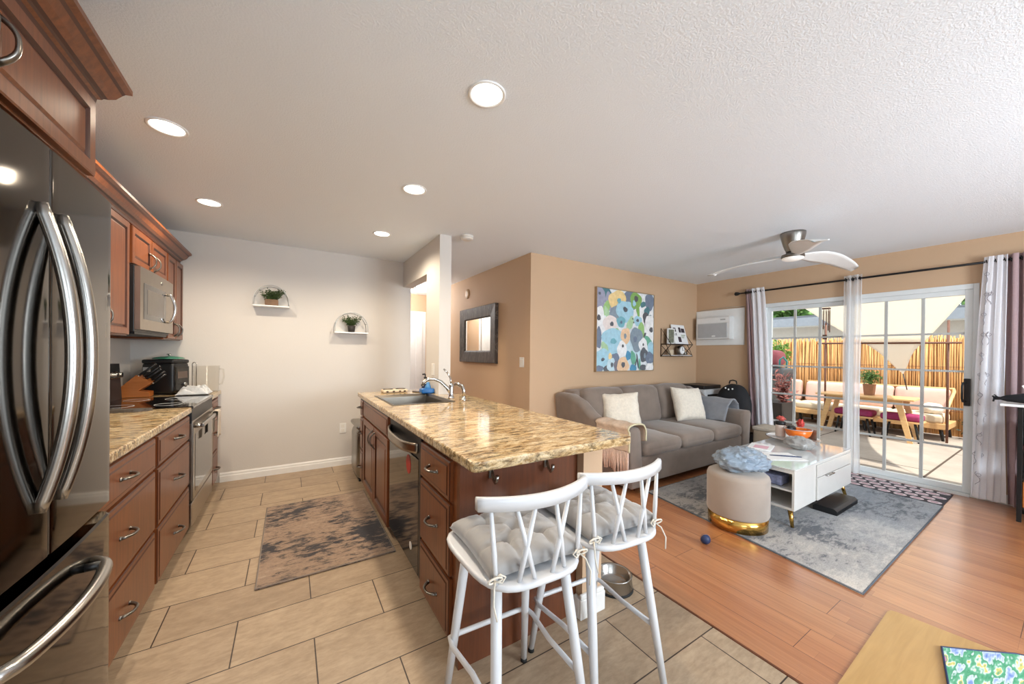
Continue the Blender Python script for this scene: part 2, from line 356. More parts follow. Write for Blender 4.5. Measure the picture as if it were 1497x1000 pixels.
# ------------------------------------------------------------------ mesh helpers
ORG = {}
class MB:
    """collects geometry in world coordinates and links it as ONE mesh object"""
    def __init__(s): s.v = []; s.f = []; s.mi = []; s.sm = []; s.m = 0; s.X = None
    def add(s, vs, fs, smooth=False):
        b = len(s.v)
        for p in vs:
            p = Vector(p)
            s.v.append(s.X @ p if s.X else p)
        for f in fs:
            s.f.append([b+i for i in f]); s.mi.append(s.m); s.sm.append(smooth)
        return s
    def box(s, x0, x1, y0, y1, z0, z1, b=0.0):
        if x0 > x1: x0, x1 = x1, x0
        if y0 > y1: y0, y1 = y1, y0
        if z0 > z1: z0, z1 = z1, z0
        b = min(b, (x1-x0)*.45, (y1-y0)*.45, (z1-z0)*.45)
        if b <= 0:
            vs = [(x, y, z) for x in (x0, x1) for y in (y0, y1) for z in (z0, z1)]
            return s.add(vs, [(0, 1, 3, 2), (4, 6, 7, 5), (0, 4, 5, 1), (2, 3, 7, 6), (0, 2, 6, 4), (1, 5, 7, 3)])
        bm = bmesh.new(); bmesh.ops.create_cube(bm, size=1)
        for v in bm.verts:
            v.co = Vector((x0 if v.co.x < 0 else x1, y0 if v.co.y < 0 else y1, z0 if v.co.z < 0 else z1))
        bmesh.ops.bevel(bm, geom=bm.edges[:], offset=b, segments=2, profile=0.5, affect='EDGES')
        bm.verts.index_update()
        s.add([v.co.copy() for v in bm.verts], [[v.index for v in f.verts] for f in bm.faces]); bm.free()
        return s
    def tube(s, pts, r, n=10, closed=False, flat=1.0, up=None):
        """round bar along points; r one radius or one per point; flat squashes one axis"""
        pts = [Vector(p) for p in pts]; k = len(pts)
        rs = r if isinstance(r, (list, tuple)) else [r]*k
        vs = []; t0 = None; nrm = None
        for i, p in enumerate(pts):
            a = pts[(i-1) % k] if (i or closed) else p; c = pts[(i+1) % k] if (i < k-1 or closed) else p
            t = (c-a).normalized()
            if nrm is None:
                ref = Vector(up) if up else (Vector((0, 0, 1)) if abs(t.z) < 0.9 else Vector((1, 0, 0)))
                nrm = (ref - t*ref.dot(t)).normalized()
            else:
                nrm = (nrm - t*nrm.dot(t)).normalized()
            bn = t.cross(nrm)
            for j in range(n):
                a_ = 2*PI*j/n
                vs.append(p + nrm*math.cos(a_)*rs[i] + bn*math.sin(a_)*rs[i]*flat)
        fs = []
        for i in range(k if closed else k-1):
            for j in range(n):
                a = i*n+j; b = i*n+(j+1) % n; c = ((i+1) % k)*n+(j+1) % n; d = ((i+1) % k)*n+j
                fs.append((a, b, c, d))
        s.add(vs, fs, True)
        if not closed:
            b0 = len(s.v)-len(vs)
            s.f.append([b0+j for j in range(n)][::-1]); s.mi.append(s.m); s.sm.append(False)
            s.f.append([b0+(k-1)*n+j for j in range(n)]); s.mi.append(s.m); s.sm.append(False)
        return s
    def cyl(s, p0, p1, r0, r1=None, n=20): return s.tube([p0, p1], [r0, r0 if r1 is None else r1], n)
    def lathe(s, c, prof, n=32, cap=True, sx=1.0, sy=1.0, smooth=True, wob=None):
        """revolve (radius, height) pairs about a vertical axis at c"""
        vs = []
        for r, z in prof:
            for j in range(n):
                a = 2*PI*j/n; k = wob(a, z) if wob else 1.0
                vs.append((c[0]+r*math.cos(a)*sx*k, c[1]+r*math.sin(a)*sy*k, c[2]+z))
        fs = [(i*n+j, i*n+(j+1) % n, (i+1)*n+(j+1) % n, (i+1)*n+j) for i in range(len(prof)-1) for j in range(n)]
        if cap:
            if prof[0][0] > 1e-6: fs.append(tuple(range(n))[::-1])
            if prof[-1][0] > 1e-6: fs.append(tuple((len(prof)-1)*n+j for j in range(n)))
        return s.add(vs, fs, smooth)
    def prism(s, poly, axis, a, b):
        """extrude a 2D outline along axis ('x': poly is (y,z), 'y': (x,z), 'z': (x,y))"""
        f = {'x': lambda p, t: (t, p[0], p[1]), 'y': lambda p, t: (p[0], t, p[1]), 'z': lambda p, t: (p[0], p[1], t)}[axis]
        n = len(poly)
        vs = [f(p, a) for p in poly]+[f(p, b) for p in poly]
        return s.add(vs, [tuple(range(n))[::-1], tuple(range(n, 2*n))]+[(i, (i+1) % n, n+(i+1) % n, n+i) for i in range(n)])
    def sheet(s, fn, nu, nv, thick=None, smooth=True):
        """surface fn(u,v); thick = vector function giving the offset of the second side"""
        vs = [fn(i/nu, j/nv) for i in range(nu+1) for j in range(nv+1)]
        q = lambda i, j: i*(nv+1)+j
        fs = [(q(i, j), q(i+1, j), q(i+1, j+1), q(i, j+1)) for i in range(nu) for j in range(nv)]
        if thick is not None:
            t = Vector(thick); n = len(vs)
            vs = vs+[Vector(p)+t for p in vs]
            fs = fs+[tuple(n+k for k in f[::-1]) for f in fs]
            rim = [q(i, 0) for i in range(nu)]+[q(nu, j) for j in range(nv)]+[q(i, nv) for i in range(nu, 0, -1)]+[q(0, j) for j in range(nv, 0, -1)]
            m = len(rim)
            fs += [(rim[(i+1) % m], rim[i], n+rim[i], n+rim[(i+1) % m]) for i in range(m)]
        return s.add(vs, fs, smooth)
    def soft(s, x0, x1, y0, y1, z0, z1, r=0.05, crown=0.0, n=7, fn=None):
        """cushion block: rounded box with a crowned top"""
        c = Vector(((x0+x1)/2, (y0+y1)/2, (z0+z1)/2)); h = Vector((abs(x1-x0)/2, abs(y1-y0)/2, abs(z1-z0)/2)); r = min(r, *h)
        def axis(hh):
            e = [-hh+r*(1-math.cos(t*PI/6)) for t in range(4)]
            m = [-hh+r+(2*(hh-r))*t/n for t in range(n+1)]
            l = sorted(set(round(x, 6) for x in e+m+[-x for x in e])); return l
        vs = []; fs = []; idx = {}
        def vert(p):
            k = (round(p.x, 5), round(p.y, 5), round(p.z, 5))
            if k not in idx:
                q = Vector([max(-(hh-r), min(hh-r, a)) for a, hh in zip(p, h)]); d = p-q
                w = q+d.normalized()*r if d.length > 1e-9 else p.copy()
                u = w.x/h.x; v_ = w.y/h.y; t = w.z/h.z
                if crown: w.z += crown*max(0, (1-u*u))*max(0, (1-v_*v_))*t
                w = w+c
                if fn: w = fn(w, u, v_, t)
                idx[k] = len(vs); vs.append(w)
            return idx[k]
        A = [axis(h.x), axis(h.y), axis(h.z)]
        for a in range(3):
            b, d = (a+1) % 3, (a+2) % 3
            for sg in (-1, 1):
                for i in range(len(A[b])-1):
                    for j in range(len(A[d])-1):
                        ps = []
                        for (ii, jj) in ((i, j), (i+1, j), (i+1, j+1), (i, j+1)):
                            p = Vector((0, 0, 0)); p[a] = sg*h[a]; p[b] = A[b][ii]; p[d] = A[d][jj]; ps.append(vert(p))
                        fs.append(tuple(ps if sg > 0 else ps[::-1]))
        return s.add(vs, fs, True)
    def blob(s, c, rx, ry, rz, nu=28, nv=16, fn=None):
        vs = [(c[0], c[1], c[2]-rz)]
        P = [Vector((0, 0, -1))]
        for j in range(1, nv):
            t = PI*j/nv
            for i in range(nu):
                a = 2*PI*i/nu; P.append(Vector((math.sin(t)*math.cos(a), math.sin(t)*math.sin(a), -math.cos(t))))
        P.append(Vector((0, 0, 1)))
        vs = []
        for p in P:
            k = fn(p) if fn else 1.0
            vs.append((c[0]+p.x*rx*k, c[1]+p.y*ry*k, c[2]+p.z*rz*k))
        fs = []
        for i in range(nu):
            fs.append((0, 1+(i+1) % nu, 1+i)); e = len(P)-1; b = 1+(nv-2)*nu
            fs.append((e, b+i, b+(i+1) % nu))
        for j in range(nv-2):
            for i in range(nu):
                a = 1+j*nu; fs.append((a+i, a+(i+1) % nu, a+nu+(i+1) % nu, a+nu+i))
        return s.add(vs, fs, True)
    def pillow(s, mat, w, h, t, n=14, pinch=0.07, rough=0.0, edge=0.006, seed=0):
        """knife-edge pillow in the local XY plane, placed by matrix mat"""
        old = s.X; s.X = mat if old is None else old @ mat
        def P(u, v, sg):
            a, b = 2*u-1, 2*v-1
            k = max(0, (1-a**4))*max(0, (1-b**4)); z = sg*(t/2*k**0.55+edge)
            x = a*w/2*(1-pinch*(1-b*b)); y = b*h/2*(1-pinch*(1-a*a))
            if rough:
                q = Vector((x*14+seed, y*14, sg*3)); d = noise.noise(q)*rough*(0.35+0.65*k)
                z += sg*abs(d); x += noise.noise(q+Vector((9, 0, 0)))*rough*0.5; y += noise.noise(q+Vector((0, 9, 0)))*rough*0.5
            return (x, y, z)
        vs = [P(i/n, j/n, 1) for i in range(n+1) for j in range(n+1)]+[P(i/n, j/n, -1) for i in range(n+1) for j in range(n+1)]
        q = lambda i, j: i*(n+1)+j; N = (n+1)**2
        fs = [(q(i, j), q(i+1, j), q(i+1, j+1), q(i, j+1)) for i in range(n) for j in range(n)]
        fs += [tuple(N+k for k in f[::-1]) for f in fs]
        rim = [q(i, 0) for i in range(n)]+[q(n, j) for j in range(n)]+[q(i, n) for i in range(n, 0, -1)]+[q(0, j) for j in range(n, 0, -1)]
        fs += [(rim[(i+1) % len(rim)], rim[i], N+rim[i], N+rim[(i+1) % len(rim)]) for i in range(len(rim))]
        s.add(vs, fs, True); s.X = old
        return s
    def build(s, name, mats, parent=None, at=None):
        me = bpy.data.meshes.new(name)
        o = bpy.data.objects.new(name, me); COL.objects.link(o)
        if parent is not None:
            org = ORG[parent.name]; o.parent = parent
        else:
            if at is None:
                xs = [v.x for v in s.v]; ys = [v.y for v in s.v]; zs = [v.z for v in s.v]
                at = ((min(xs)+max(xs))/2, (min(ys)+max(ys))/2, min(zs))
            org = Vector(at); o.location = org
        ORG[o.name] = org
        me.from_pydata([tuple(v-org) for v in s.v], [], s.f)
        for m in (mats if isinstance(mats, (list, tuple)) else [mats]): me.materials.append(m)
        me.polygons.foreach_set('material_index', s.mi); me.polygons.foreach_set('use_smooth', s.sm)
        bm = bmesh.new(); bm.from_mesh(me); bmesh.ops.recalc_face_normals(bm, faces=bm.faces[:]); bm.to_mesh(me); bm.free()
        me.update()
        return o
def tag(o, label, cat, group=None):
    o['label'] = label; o['category'] = cat
    if group: o['group'] = group
    return o
def thing(name, label, cat, loc, group=None):
    o = bpy.data.objects.new(name, None); COL.objects.link(o); o.location = loc; o.empty_display_size = 0.1
    ORG[o.name] = Vector(loc)
    return tag(o, label, cat, group)
def struct(name, mb, mat, parent=None):
    o = mb.build(name, mat, parent)
    if parent is None: o['kind'] = 'structure'
    return o
def dup(root, loc, label=None, rz=None, scale=None):
    def cp(o, par):
        c = o.copy(); COL.objects.link(c)
        if par is not None: c.parent = par; c.matrix_parent_inverse = o.matrix_parent_inverse.copy()
        for k in o.children: cp(k, c)
        return c
    r = cp(root, None); r.location = loc
    if rz is not None: r.rotation_euler = (0, 0, rz)
    if scale: r.scale = scale
    if label: r['label'] = label
    ORG[r.name] = Vector(loc)
    return r
def rings(mb, mp, u0, u1, w0, w1, prof, dark=()):
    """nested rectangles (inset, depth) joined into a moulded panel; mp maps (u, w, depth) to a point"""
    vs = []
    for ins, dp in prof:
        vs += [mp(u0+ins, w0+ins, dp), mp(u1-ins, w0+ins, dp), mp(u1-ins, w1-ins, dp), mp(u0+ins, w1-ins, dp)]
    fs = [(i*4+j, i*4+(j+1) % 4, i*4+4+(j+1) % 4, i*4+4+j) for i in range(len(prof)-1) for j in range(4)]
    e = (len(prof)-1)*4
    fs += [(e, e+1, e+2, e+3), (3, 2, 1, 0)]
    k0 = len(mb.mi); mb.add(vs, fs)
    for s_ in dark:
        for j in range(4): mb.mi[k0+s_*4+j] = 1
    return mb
DOOR = [(0, 0), (0, .017), (.004, .020), (.050, .020), (.054, .018), (.060, .011), (.066, .009), (.074, .009), (.100, .016), (.104, .016)]
DRAWER = [(0, 0), (0, .014), (.005, .018), (.020, .019), (.026, .022), (.030, .022)]
FRAMED = [(0, 0), (0, .017), (.004, .020), (.040, .020), (.044, .016), (.048, .011), (.052, .011), (.060, .016)]
def xmap(face, sg=1): return lambda u, w, d: (face+sg*d, u, w)      # panel on a plane X = face, u along Y
def ymap(face, sg=-1): return lambda u, w, d: (u, face+sg*d, w)     # panel on a plane Y = face, u along X
def pull(parent, c, along, out, L=.105, H=.032, r=.006, mat='pewter'):
    """arched bow pull with two feet"""
    c = Vector(c); a = Vector(along); o = Vector(out); mb = MB()
    pts = []; rs = []
    for i in range(13):
        t = -1+2*i/12
        pts.append(c+a*(L/2*t)+o*(H*(1-abs(t)**2.6)+.004)); rs.append(r*(1.15-0.35*(1-t*t)))
    mb.tube(pts, rs, 8, flat=1.35)
    for sg in (-1, 1):
        p = c+a*(sg*L/2); mb.cyl(p-o*.002, p+o*.008, r*1.7, r*1.3, 12)
    return mb.build('handle', M[mat], parent)
def leaf_cloud(mb, c, rx, ry, rz, n, size, rg, shell=0.55):
    c = Vector(c)
    for _ in range(n):
        d = Vector((rg.gauss(0, 1), rg.gauss(0, 1), rg.gauss(0, 1))).normalized()
        k = shell+(1-shell)*rg.random()
        p = c+Vector((d.x*rx*k, d.y*ry*k, d.z*rz*k))
        a = Vector((rg.gauss(0, 1), rg.gauss(0, 1), rg.gauss(0, 1))).normalized(); b = a.orthogonal().normalized()
        s_ = size*(0.6+0.8*rg.random())
        mb.add([p-a*s_, p+b*s_*.42+a*s_*.1, p+a*s_, p-b*s_*.42+a*s_*.1], [(0, 1, 2, 3)])
    return mb

# ------------------------------------------------------------------ the room shell
H = 2.44
LW, BW, RW, NW = -1.22, 4.54, 5.48, -2.2         # left wall, kitchen back wall, patio wall, wall behind the camera
SY = 3.27                                        # wall behind the sofa
HX, HE = 2.27, 6.9                               # hallway wall and its end
struct('floor', MB().box(LW-.1, 1.75, NW, HE, -.06, 0), M['tile'])
struct('floor', MB().box(1.753, RW+.02, NW, SY+.05, -.06, 0).box(1.753, HX+.05, SY+.05, HE, -.06, 0), M['laminate'])
struct('trim_2', MB().box(1.745, 1.757, NW, HE, -.03, .003), M['cherry_dark'])
struct('ceiling', MB().box(LW-.1, RW+.1, NW-.1, HE+.1, H, H+.1), M['ceiling'])
struct('wall_left', MB().box(LW-.1, LW, NW, BW, 0, H), M['wallgrey'])
struct('wall_back', MB().box(LW-.1, 1.30, BW, BW+.11, 0, H), M['wallgrey'])
struct('baseboard_back', MB().prism([(BW, 0), (BW-.014, 0), (BW-.014, .055), (BW-.010, .066), (BW-.010, .078), (BW-.004, .092), (BW, .092)], 'x', -.585, 1.30), M['trim'])
# stub wall and header over the opening to the hall
struct('wall_column', MB().box(1.203, 1.320, 3.25, 3.63, 0, H).box(1.203, 1.320, 3.63, BW, 2.13, H), M['wallgrey'])
# half wall carrying the living side of the counter
struct('wall_island', MB().box(1.245, 1.375, 1.315, 3.25, 0, .872), M['walltan'])
struct('baseboard_island', MB().box(1.222, 1.39, 1.298, 1.315, 0, .098, .004).box(1.226, 1.386, 1.302, 1.315, .098, .122, .003).box(1.375, 1.39, 1.315, 3.25, 0, .098, .004).box(1.222, 1.245, 1.315, 1.36, 0, .098, .003), M['trim'])
# tan walls
struct('wall_sofa', MB().box(HX, RW+.1, SY, SY+.1, 0, H), M['walltan'])
struct('wall_hall', MB().box(HX, HX+.1, SY+.1, HE, 0, H), M['walltan'])
struct('wall_end', MB().box(1.2, HX+.1, HE, HE+.1, 0, H), M['walltan'])
struct('wall_passage', MB().box(1.2, 1.30, BW+.11, 5.5, 0, H).box(1.2, 1.30, 6.3, HE, 0, H).box(1.2, 1.30, 5.5, 6.3, 2.04, H), M['walltan'])
struct('baseboard_sofa', MB().box(HX-.012, RW, SY-.014, SY, 0, .09, .003), M['trim'])
struct('baseboard_hall', MB().box(HX-.014, HX, SY, HE, 0, .09, .003), M['trim'])
def flush_door(name, mp, u0, u1, z1):
    d = rings(MB(), mp, u0, u1, .01, z1, [(0, 0), (0, .035), (.003, .037), (.12, .037), (.13, .03), (.15, .03)]).build(name, M['white']); d['kind'] = 'structure'
    k = MB()
    p = Vector(mp(u0+.07, .98, .037)); q = Vector(mp(u0+.07, .98, .09)); k.cyl(p, q, .012, .012, 12).blob(q, .027, .027, .027, 16, 10)
    k.build('door_knob', M['nickel'], d)
flush_door('door_2', ymap(HE-.001, -1), 1.42, 2.2, 2.03)
struct('trim_3', MB().box(1.34, 1.42, HE-.02, HE, 0, 2.11, .004).box(2.2, HX, HE-.02, HE, 0, 2.11, .004).box(1.42, 2.2, HE-.02, HE, 2.03, 2.11, .004), M['trim'])
flush_door('door_3', xmap(1.262, 1), 5.52, 6.28, 2.02)
struct('trim_4', MB().box(1.30, 1.315, 5.43, 5.50, 0, 2.10, .003).box(1.30, 1.315, 6.30, 6.37, 0, 2.10, .003).box(1.30, 1.315, 5.50, 6.30, 2.04, 2.10, .003), M['trim'])
# patio wall with the sliding door opening
DY0, DY1, DZ1 = .53, 2.33, 2.02
struct('wall_patio', MB().box(RW, RW+.14, NW, DY0, 0, H).box(RW, RW+.14, DY1, SY, 0, H).box(RW, RW+.14, DY0, DY1, DZ1, H), M['walltan'])
struct('baseboard_patio', MB().box(RW-.014, RW, DY1, SY, 0, .09, .003).box(RW-.014, RW, NW, DY0, 0, .09, .003), M['trim'])
# wall behind the camera with two windows
wn = MB()
x = LW-.1
for a, b in ((-.95, .75), (2.05, 3.75)):
    wn.box(x, a, NW-.12, NW, 0, H); wn.box(a, b, NW-.12, NW, 0, .82).box(a, b, NW-.12, NW, 2.08, H); x = b
wn.box(x, RW+.14, NW-.12, NW, 0, H)
struct('wall_near', wn, M['wallwhite'])
for i, (a, b) in enumerate(((-.95, .75), (2.05, 3.75))):
    f = MB(); c = (a+b)/2
    f.box(a, b, NW-.08, NW-.03, .82, .87, .004).box(a, b, NW-.08, NW-.03, 2.03, 2.08, .004)
    for q in (a, c-.02, b-.045): f.box(q, q+.045, NW-.08, NW-.03, .87, 2.03, .004)
    struct('window_%d' % (i+1), f, M['vinyl'])

# ------------------------------------------------------------------ sliding patio door
d1 = MB()
X0, X1 = RW-.012, RW+.10
d1.box(X0, X1, DY0, DY0+.035, 0, DZ1, .003).box(X0, X1, DY1-.035, DY1, 0, DZ1, .003).box(X0, X1, DY0+.035, DY1-.035, DZ1-.05, DZ1, .003).box(X0-.02, X1, DY0+.035, DY1-.035, 0, .028, .003)
door = struct('door_1', d1, M['vinyl'])
def sash(y0, y1, xc, cols, name):
    f = MB(); t = .02; s = .055
    f.box(xc-t, xc+t, y0, y0+s, .03, DZ1-.05, .003).box(xc-t, xc+t, y1-s, y1, .03, DZ1-.05, .003)
    f.box(xc-t, xc+t, y0+s, y1-s, .03, .085, .003).box(xc-t, xc+t, y0+s, y1-s, DZ1-.10, DZ1-.05, .003)
    sa = f.build('sash', M['vinyl'], door)
    g = MB(); g.box(xc-.003, xc+.003, y0+s-.005, y1-s+.005, .08, DZ1-.095); g.build('pane', M['glass'], sa)
    m = MB(); zs = [.085+(DZ1-.185)*k/5 for k in range(6)]
    for k in range(1, 5): m.box(xc-.012, xc+.012, y0+s, y1-s, zs[k]-.010, zs[k]+.010)
    for k in range(1, cols):
        yy = y0+s+(y1-y0-2*s)*k/cols; m.box(xc-.0125, xc+.0125, yy-.012, yy+.012, .085, DZ1-.10)
    m.build('muntins', M['muntin'], sa)
    return sa
s1 = sash(DY0+.03, 1.47, RW+.02, 3, 'sliding')
s2 = sash(1.42, DY1-.03, RW+.066, 3, 'fixed')
h = MB(); hy = DY0+.062
h.box(RW-.026, RW+.002, hy-.02, hy+.02, .86, 1.12, .006)
h.tube([(RW-.02, hy+.005, .90), (RW-.05, hy+.02, .90), (RW-.062, hy+.025, .93), (RW-.062, hy+.025, 1.05), (RW-.05, hy+.02, 1.08), (RW-.02, hy+.005, 1.08)], .008, 8)
h.build('door_handle', M['black'], s1)

# ------------------------------------------------------------------ ceiling fixtures
lights = [(.72, 1.386, 'round recessed ceiling light nearest the camera, above the bar counter front'), (.722, 2.461, 'recessed ceiling light above the middle of the granite island'),
          (.735, 3.55, 'recessed ceiling light just before the white column'), (-.535, 2.466, 'recessed ceiling light in front of the tall fridge cabinet'),
          (-.53, 3.54, 'recessed ceiling light above the range side of the kitchen aisle')]
for i, (x, y, lab) in enumerate(lights):
    t = thing('ceiling_light', lab, 'ceiling light', (x, y, H), 'recessed kitchen downlights')
    MB().lathe((x, y, H), [(.082, -.0005), (.082, -.004), (.076, -.007), (.070, -.005), (.066, -.001)], 36, cap=False).build('trim_ring', M['white'], t)
    MB().lathe((x, y, H), [(.0001, -.002), (.067, -.002)], 36, cap=False).build('lens', M['lamp'], t)
    add_light('downlight', 'SPOT', (0, 0, -.03), 48, (1.0, .86, .67), (0, 0, 0), t, spot_size=math.radians(160), spot_blend=.6, shadow_soft_size=.055)
t = thing('smoke_detector', 'round white smoke detector on the ceiling beside the column', 'smoke detector', (1.44, 3.16, H))
MB().lathe((1.44, 3.16, H), [(.062, 0), (.064, -.012), (.058, -.016)], 32).build('base', M['smoke'], t)
MB().lathe((1.44, 3.16, H), [(.052, -.016), (.060, -.020), (.058, -.032), (.040, -.040), (.0001, -.041)], 32).build('cover', M['smoke'], t)
# unseen lamp added beyond the column to brighten the hall door
t = thing('hall_fill_light', 'unseen round ceiling light added to brighten the hall', 'ceiling light', (1.72, 6.2, H))
MB().lathe((1.72, 6.2, H), [(.14, 0), (.15, -.02), (.12, -.06), (.0001, -.075)], 32).build('lamp_shade', M['white'], t)
add_light('hall_fill_lamp', 'POINT', (0, 0, -.15), 30, (.95, .98, 1.0), None, t, shadow_soft_size=.1)

# ceiling fan
FX, FY = 3.89, 1.42
t = thing('ceiling_fan', 'brushed steel ceiling fan with three white blades and light', 'ceiling fan', (FX, FY, H))
MB().lathe((FX, FY, H), [(.095, 0), (.095, -.02), (.088, -.055), (.074, -.11), (.060, -.15), (.052, -.165), (.052, -.172)], 40).build('motor_housing', M['nickel'], t)
MB().lathe((FX, FY, H), [(.050, -.172), (.050, -.188), (.064, -.192), (.086, -.200), (.088, -.222), (.080, -.228)], 40).build('hub', M['pewter'], t)
MB().lathe((FX, FY, H), [(.080, -.226), (.080, -.236), (.060, -.248), (.0001, -.254)], 40).build('light_lens', M['fanlamp'], t)
def fan_blade(ang, tip):
    mb = MB(); ca, sa_ = math.cos(ang), math.sin(ang); n = 16; L = .74
    W_ = [(.06, .055), (.12, .065), (.2, .10), (.35, .155), (.55, .165), (.8, .135), (.95, .10), (1.0, .085)]
    def wid(t):
        for (a, b), (c, d) in zip(W_, W_[1:]):
            if t <= c: return b+(d-b)*(t-a)/(c-a) if t > a else b
        return W_[-1][1]
    def S(u, v):
        r = .06+u*(L-.06); w = wid(.06+.94*u)
        y = (v-.5)*w - .02*math.sin(u*PI)
        if u > .93: r -= (1-v)*.05*(u-.93)/.07
        tw = .42*(1-u)**1.2+.10
        z = -.212 - tip*u*u - math.sin(tw)*(v-.5)*w*1.0 + .016*math.sin(u*PI)
        return (FX+ca*r-sa_*y, FY+sa_*r+ca*y, H+z)
    mb.sheet(S, n, 6, (0, 0, .009))
    return mb.build('blade', M['white'], t)
for a, tip in ((-20, .085), (93, .055), (213, .07)): fan_blade(math.radians(a), tip)

# ------------------------------------------------------------------ refrigerator
FY0, FY1, FC = .87, 1.645, 1.257
def frx(y, d=0.0):                                  # bowed front of the doors
    t = (y-FC)/.388
    return -.468-.014*abs(t)**2.0+d
t = thing('refrigerator', 'black stainless french door refrigerator with long curved steel handles', 'refrigerator', (-.85, FC, 0))
MB().box(LW+.02, -.585, FY0+.004, FY1-.004, .03, 1.775, .006).build('body', M['black'], t)
for yh in (FY0+.03, FY1-.13): MB().box(-.66, -.60, yh, yh+.10, 1.775, 1.80, .004).build('hinge_cover', M['black'], t)
MB().box(LW+.1, -.62, FY0+.03, FY1-.03, 0, .03).build('foot', M['black'], t)
def fr_door(y0, y1, z0, z1, name):
    mb = MB(); n = 14; e = .028
    prof = []
    rc = [e*(1-math.cos(PI/2*k/6)) for k in range(6)]; e0 = e if abs(y0-FY0) < .01 else .006; e1 = e if abs(y1-FY1) < .01 else .006
    ys = [y0+r*e0/e for r in rc]+[y0+e0+(y1-y0-e0-e1)*i/n for i in range(n+1)]+[y1-r*e1/e for r in rc[::-1]]
    def xx(y):
        k0 = max(0, 1-(y-y0)/e0); k1 = max(0, 1-(y1-y)/e1)
        return frx(y)-e0*.75*(1-math.sqrt(max(0, 1-k0*k0)))-e1*.75*(1-math.sqrt(max(0, 1-k1*k1)))
    poly = [(-.58, y0)]+[(xx(y), y) for y in ys]+[(-.58, y1)]
    N = len(poly)
    lv = [(z0, 0), (z0+.004, 1), (z1-.004, 1), (z1, 0)]
    vs = []
    for z, k in lv:
        for i, (x, y) in enumerate(poly):
            vs.append((x-(0 if k or i in (0, N-1) else .006), y, z))
    mb.add(vs, [(l*N+i, l*N+(i+1) % N, (l+1)*N+(i+1) % N, (l+1)*N+i) for l in (0, 2) for i in range(N)]+[tuple(range(N)), tuple(3*N+i for i in range(N))], False)
    mb.add(vs[N:3*N], [(i, i+1, N+i+1, N+i) for i in range(1, N-2)], True)
    mb.add(vs[N:3*N], [(i, (i+1) % N, N+(i+1) % N, N+i) for i in (0, N-2, N-1)], False)
    return mb.build(name, M['blacksteel'], t)
dA = fr_door(FY0, FC-.0025, .835, 1.775, 'door'); dB = fr_door(FC+.0025, FY1, .835, 1.775, 'door')
dC = fr_door(FY0, FY1, .07, .80, 'freezer_drawer')
MB().box(-.60, -.565, FY0+.01, FY1-.01, .80, .835).build('drawer_gap', M['black'], t)
for yy, d in ((1.212, dA), (1.298, dB)):
    mb = MB(); pts = []; rs = []
    for i in range(29):
        k = -1+2*i/28
        pts.append((frx(yy)+.001+.050*(1-abs(k)**2.1), yy, 1.294+.338*k)); rs.append(.0125)
    mb.tube(pts, rs, 16, flat=1.0)
    mb.build('handle', M['steel'], d)
mb = MB(); pts = []
for i in range(33):
    k = -1+2*i/32; y = FC+.222*k
    pts.append((frx(y)+.004+.026*(1-abs(k)**14)+.026*(1-k*k), y, .712))
mb.tube(pts, .0155, 16); mb.build('handle', M['steel'], dC)
MB().tube([(frx(1.44)-.003, 1.44, .715), (frx(1.44)+.03, 1.44, .715)], .011, 10).build('handle_post', M['black'], dC)
for z in (1.35, 1.43): MB().box(frx(1.60)-.004, frx(1.60)+.0012, 1.55, 1.585, z, z+.045).build('door_sticker', M['nickel'], dB)

# ------------------------------------------------------------------ kitchen cabinets on the left wall
MC = [M['cherry'], M['cherry_edge']]
UF = -.885                                            # face of the upper cabinets
CR = [(0, 2.125), (.012, 2.125), (.014, 2.140), (.022, 2.146), (.026, 2.153), (.034, 2.158), (.048, 2.172), (.060, 2.196), (.066, 2.206), (.080, 2.216), (.080, 2.232), (0, 2.232)]
def crown(name, face, y0, y1, parent=None, ret=True):
    """moulding along a cabinet front, mitred round the far end"""
    mb = MB(); n = len(CR)
    loops = [[(face+d, y0, z) for d, z in CR], [(face+d, y1+(d if ret else 0), z) for d, z in CR]]
    if ret: loops.append([(LW+.003, y1+d, z) for d, z in CR])
    vs = sum(loops, [])
    fs = [(l*n+i, l*n+(i+1) % n, (l+1)*n+(i+1) % n, (l+1)*n+i) for l in range(len(loops)-1) for i in range(n)]
    fs += [tuple(range(n)), tuple((len(loops)-1)*n+i for i in range(n))]
    mb.add(vs, fs)
    for l in range(len(loops)-1):
        for i in (1, 3, 4, 7): mb.mi[l*n+i] = 1
    return mb
t = thing('wall_cabinet', 'cherry wall cabinet above the refrigerator with crown moulding', 'cabinet', (-.89, 1.25, 1.87), 'cherry upper cabinets')
MB().box(LW+.003, -.562, .78, 1.722, 1.87, 2.13, .002).build('body', M['cherry'], t)
crown('x', -.562, .70, 1.722).build('crown_moulding', MC, t)
for y0, y1, hy in ((.79, 1.203, 1.165), (1.213, 1.712, 1.234)):
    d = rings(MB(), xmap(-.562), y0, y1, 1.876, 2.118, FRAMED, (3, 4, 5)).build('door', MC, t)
    pull(d, (-.542, hy, 1.975), (0, 0, 1), (1, 0, 0))
def upper(lab, y0, y1, z0, doors, z1=2.126):
    t = thing('wall_cabinet', lab, 'cabinet', (-1.05, (y0+y1)/2, z0), 'cherry upper cabinets')
    MB().box(LW+.003, UF, y0, y1, z0, z1, .002).build('body', M['cherry'], t)
    for a, b, hy, hz in doors:
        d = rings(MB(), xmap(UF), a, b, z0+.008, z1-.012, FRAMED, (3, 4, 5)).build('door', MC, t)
        pull(d, (UF+.02, hy, hz), (0, 0, 1), (1, 0, 0))
upper('tall cherry wall cabinet left of the microwave, half hidden by the refrigerator', 2.30, 3.232, 1.40, [(2.32, 2.76, 2.70, 1.5), (2.78, 3.20, 2.83, 1.5)])
